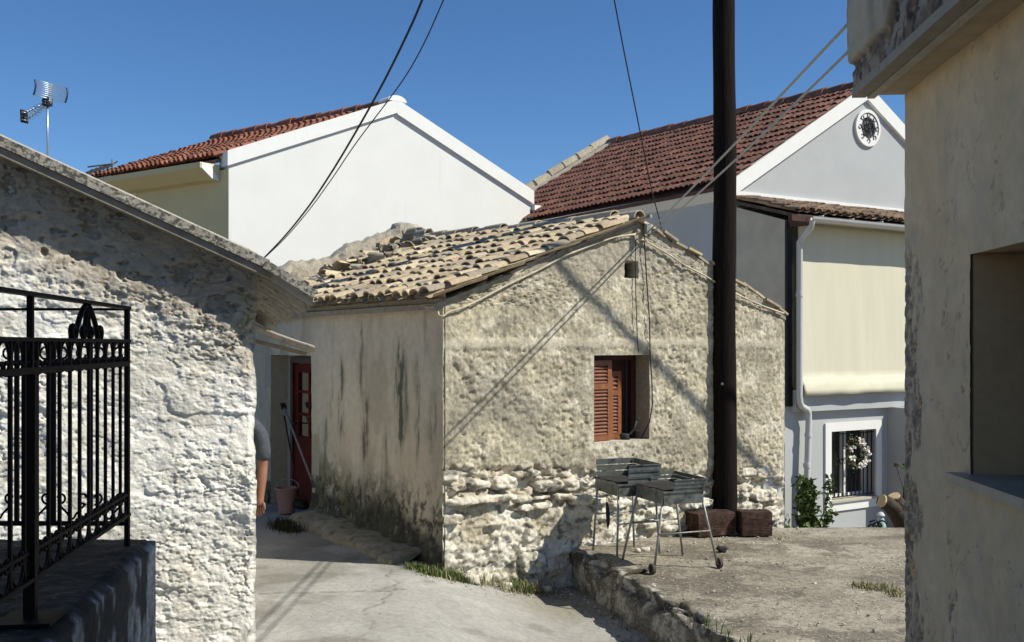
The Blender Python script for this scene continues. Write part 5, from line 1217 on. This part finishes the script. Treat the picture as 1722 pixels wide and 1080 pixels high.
mb = MB(); mb.blob(W(505, 852, 11.2)+Vector((0, 0, .02)), (.09, .07, .05), 8, .3); part('mop_head', mb, m_soot, brm, True)

# ================================================================== PLANTS
def leaf(mb, p, e, f_, l, wd, col):
    nn = e.cross(f_); mb.add([p, p+e*l*.45+f_*wd+nn*l*.06, p+e*l, p+e*l*.45-f_*wd+nn*l*.06], [(0, 1, 2), (0, 2, 3)], col)
GREENS = [(.055, .095, .022), (.08, .13, .03), (.11, .16, .045), (.045, .075, .02), (.13, .17, .05)]
def rv_(q): return Vector((q.gauss(0, 1), q.gauss(0, 1), q.gauss(0, 1))).normalized()
def shrub(name, stems, nleaf, spread, label, cat, seed, ll=.07):
    q = random.Random(seed); t = thing(name, label, cat, stems[0][0]); sm = MB(); lf = MB()
    for st in stems:
        sm.tube(st, [.011-.006*i/(len(st)-1) for i in range(len(st))], 6)
        for k in range(nleaf):
            f = q.random()**.8*(len(st)-1); i = min(int(f), len(st)-2); p = st[i].lerp(st[i+1], f-i)+rv_(q)*spread*q.random()
            e = (rv_(q)+Vector((0, -.3, -.3))).normalized(); f_ = e.cross(rv_(q)).normalized(); l = ll*q.uniform(.6, 1.2); leaf(lf, p, e, f_, l, l*.3, q.choice(GREENS))
    part('stem', sm, m_stem, t, True); part('leaves', lf, m_leaf, t); return t
yy = 14.35
stems = [[W(1350+k*5, 905, yy+.05*k), W(1349+k*5, 870, yy), W(1350+k*4, 840, yy), W(1352+k*3, 803+9*k, yy)] for k in range(4)]
shrub('climbing_plant', stems, 330, .13, 'dense leafy green climbing plant beside the drainpipe of the grey house', 'plant', 5, .095)
stems = [[W(1383, 905, yy), W(1378, 880, yy), W(1390, 850, yy+.1), W(1395, 822, yy+.15), W(1393, 802, yy+.2)], [W(1380, 905, yy), W(1372, 880, yy), W(1364, 872, yy)], [W(1383, 905, yy), W(1388, 876, yy), W(1397, 862, yy)]]
shrub('climbing_plant', stems, 110, .10, 'thin straggly climbing plant at the lower left corner of the barred window', 'plant', 6, .085)
stems = [[W(1316+k*5, 905, 11.6), W(1314+k*6, 893, 11.6), W(1311+k*8, 882, 11.6)] for k in range(3)]
shrub('weed', stems, 14, .04, 'small grey green weed at the foot of the gable corner', 'plant', 7, .10)
stems = [[W(1516, 800, 13.), W(1510, 790, 13.), W(1512, 780, 13)], [W(1516, 810, 13.), W(1508, 795, 13)]]
stems = [[W(1540, 900, 13.), W(1528, 860, 13), W(1516, 810, 13.), W(1508, 788, 13), W(1514, 779, 13)]]
shrub('sapling', stems, 10, .05, 'thin sapling with a few yellow green leaves beside the ochre building edge', 'plant', 8, .13)
# pruned stump with cut limbs
st = thing('tree_stump', 'gnarled pruned tree stump with pale sawn ends beside the ochre building', 'tree stump', W(1515, 905, 12.3)); mb = MB()
tr_ = [W(1528, 935, 12.3), W(1524, 890, 12.3), W(1512, 865, 12.3), W(1498, 850, 12.2), W(1484, 843, 12.1)]; mb.tube(tr_, [.16, .13, .12, .10, .085], 10)
mb.tube([W(1520, 880, 12.3), W(1512, 850, 12.25), W(1504, 836, 12.2)], [.10, .09, .075], 10); mb.tube([W(1524, 880, 12.4), W(1528, 840, 12.5), W(1530, 810, 12.6)], [.10, .08, .07], 10)
part('trunk', mb, m_bark, st, True); mb = MB()
for p, d_, r in ((W(1484, 843, 12.1), Vector((-1, -.3, .4)), .08), (W(1504, 836, 12.2), Vector((-.5, -.3, 1)), .072)):
    d_.normalize(); mb.tube([p, p+d_*.02], r, 12)
part('sawn_end', mb, m_cut, st)
ln = thing('glass_lantern', 'pale green glass lantern standing below the barred window', 'lantern', W(1481, 895, 12.0)); lb = W(1481, 893, 12.0)
mb = MB(); mb.lathe(lb, [(0, 0), (.06, 0), (.065, .03), (.055, .12), (.03, .16), (.03, .18)], 14); part('glass', mb, m_lantern, ln, 40)
mb = MB(); mb.lathe(lb, [(.045, .175), (.05, .19), (.03, .22), (0, .23)], 14); part('lid', mb, m_pipe, ln, 40)
ic = MB()
for k in range(3): c_ = W(1466+k*8, 888-3*k, 11.2); ic.tube([c_+Vector((.06*math.cos(t)*(1-t/9), 0, .05*math.sin(t)*(1-t/9))) for t in np.linspace(0, 5, 12)], .010, 6)
ic.tube([W(1462, 878, 11.2), W(1474, 874, 11.2), W(1479, 886, 11.2), W(1484, 893, 11.2)], .010, 6)
tag(part('iron_scrap', ic, m_dark, None, True), 'twisted black iron scrap lying at the far edge of the terrace', 'scrap iron')
# grass at the wall foot, along the terrace foot and on the terrace
gq = random.Random(21); gr = MB()
def blades(c_, n, rx, ry, h_, cols, zf_):
    for _ in range(n):
        x, y = c_[0]+gq.gauss(0, rx), c_[1]+gq.gauss(0, ry); z = zf_(x, y); l = h_*gq.uniform(.4, 1.2); a = gq.uniform(0, 2*PI); d_ = Vector((math.cos(a), math.sin(a), 0)); b = gq.uniform(.2, .8)*l
        wv = Vector((-d_.y, d_.x, 0))*gq.uniform(.0025, .005); p = Vector((x, y, z-.01)); m1 = p+d_*b*.4+Vector((0, 0, l*.65)); t_ = p+d_*b+Vector((0, 0, l*.95)); col = gq.choice(cols)
        gr.add([p-wv, p+wv, m1+wv*.8, m1-wv*.8, t_], [(0, 1, 2, 3), (3, 2, 4)], col)
rz_ = lambda x, y: float(roadz(x, y)); FR = [(.09, .13, .03), (.12, .16, .045), (.07, .10, .028), (.16, .18, .06)]; DRY = [(.30, .26, .14), (.36, .31, .18), (.2, .2, .09), (.14, .16, .06)]
for k in range(30):
    f = k/29; s_ = -.14+1.15*f; a = math.exp(-((s_-.02)/.12)**2)*1.2+math.exp(-((s_-.74)/.12)**2)*1.2+.12
    p = H(s_, -.06-.12*gq.random(), 0); blades(p, int(95*a), .04, .035, .055+.03*min(a, 1), FR if a > .7 else FR[2:]+DRY, rz_)
for k in range(9): p = H(-.10-.12*gq.random(), -.08+.22*k/8, 0); blades(p, 90, .05, .04, .06, FR, rz_)
for k in range(40):
    s_ = gq.uniform(-.1, 1.0); blades(H(s_, -.10-.12*gq.random(), 0), 5, .02, .02, .13, DRY, rz_)
for k in range(10): p = H(-.42-.08*gq.random(), 2.2+.6*gq.random(), 0); blades(p, 60, .06, .08, .11, [(.03, .04, .015), (.05, .05, .02)], rz_)
for k in range(26):
    y = 6.1+.85*gq.random(); blades((edge_x(y)-.10-.05*gq.random(), y), 55, .05, .05, .17, FR+DRY[2:], lambda x, y_: -.33 if x < edge_x(y_)-.02 else -.03)
for k in range(12): y = 6.9+1.6*gq.random(); blades((edge_x(y)-.05, y), 14, .03, .05, .06, DRY, rz_)
for k in range(14): blades((W(1490, 0, 7.7).x+gq.gauss(0, .13), 7.75+gq.gauss(0, .14)), 55, .04, .04, .05, DRY, lambda x, y_: .0)
for k in range(7): blades((gq.uniform(1.6, 3.4), gq.uniform(8.6, 10.3)), 30, .06, .05, .03, DRY[:2], lambda x, y_: -.01)
tag(part('grass', gr, m_leaf), kind='stuff')
# grit and gravel along the wall feet and on the terrace
gv = MB(); GC = [(.42, .39, .32), (.33, .30, .25), (.5, .47, .4), (.24, .22, .18)]
def grit(x, y, z, r):
    p = Vector((x, y, z+r*.3)); a = [Vector((gq.gauss(0, 1), gq.gauss(0, 1), gq.gauss(0, 1))).normalized()*r*gq.uniform(.6, 1.2) for _ in range(6)]
    for k, d in enumerate(((1, 0, 0), (-1, 0, 0), (0, 1, 0), (0, -1, 0), (0, 0, .7), (0, 0, -.7))): a[k] = p+Vector(d)*r+a[k]*.35
    gv.add(a, [(0, 2, 4), (2, 1, 4), (1, 3, 4), (3, 0, 4), (2, 0, 5), (1, 2, 5), (3, 1, 5), (0, 3, 5)], gq.choice(GC))
for _ in range(420):
    s_ = gq.uniform(-.3, 1.25); p = H(s_, -.05-abs(gq.gauss(0, .13)), 0); grit(p.x, p.y, rz_(p.x, p.y), gq.uniform(.004, .014))
for _ in range(500):
    y = gq.uniform(6, 9.2); x = edge_x(y)-.03-abs(gq.gauss(0, .12)); grit(x, y, rz_(x, y), gq.uniform(.004, .013))
for _ in range(260): x, y = gq.uniform(-2.2, .5), gq.uniform(6.0, 9.2); grit(x, y, rz_(x, y), gq.uniform(.002, .006))
for _ in range(900):
    y = gq.uniform(6.2, 10.7); x = edge_x(y)+.1+gq.random()*2.9; grit(x, y, -.05*float(ss(9.4, 10.8, np.array(y))), gq.uniform(.003, .011)*(1 if gq.random() < .9 else 1.8))
tag(part('gravel', gv, m_gravel), kind='stuff')
# loose stones
lsn = [((1000, 932), 9.15, (.035, .03, .022)), ((1090, 925), 9.3, (.03, .025, .018)), ((1075, 928), 9.2, (.022, .02, .014))]
for k, (uv, yv, r) in enumerate([((1085, 927), 9.25, (.04, .03, .025)), ((1072, 929), 9.22, (.028, .025, .018))]):
    p = W(*uv, yv); p.z = .012; mb = MB(); mb.blob(p, r, 30+k, .25, 8); tag(part('loose_stone', mb, m_stone, None, True), ['larger pale stone lying under the nearer grill', 'smaller pale stone lying left of another under the nearer grill'][k], 'stone', 'loose stones under the grills')
p = W(1214, 930, 9.2); p.z = .03; mb = MB(); mb.blob(p, (.045, .035, .028), 50, .35, 9); tag(part('charcoal_lump', mb, m_soot, None, True), 'black lump of charcoal lying on the terrace right of the grills', 'charcoal')
pk = MB(); a = g1.location+Vector((-.27, -.33, .02)); pk.tube([a+Vector((.04, .02, 0)), a+Vector((-.04, -.03, .0)), a+Vector((-.14, -.06, -.02)), a+Vector((-.18, -.09, -.04))], [.014, .016, .015, .008], 7)
tag(part('tree_root', pk, m_bark, None, True), 'short dark root lying beside the left wheel of the nearer grill', 'root')
for k, (uv, sz) in enumerate([((776, 958), (.09, .06, .045)), ((838, 962), (.05, .04, .035)), ((905, 975), (.05, .04, .03))]):
    u, v = uv; s, _ = on_gable(u, v); p = H(s, -.14, 0); p.z = float(roadz(p.x, p.y))+.03; mb = MB(); mb.blob(p, sz, 60+k, .2, 10)
    tag(part('fallen_stone', mb, m_stone, None, True), ['largest pale fallen stone in the weeds at the left corner of the gable', 'middle pale fallen stone at the foot of the gable between two weed patches', 'small pale fallen stone at the gable foot nearest the terrace corner'][k], 'stone', 'fallen stones along the gable foot')
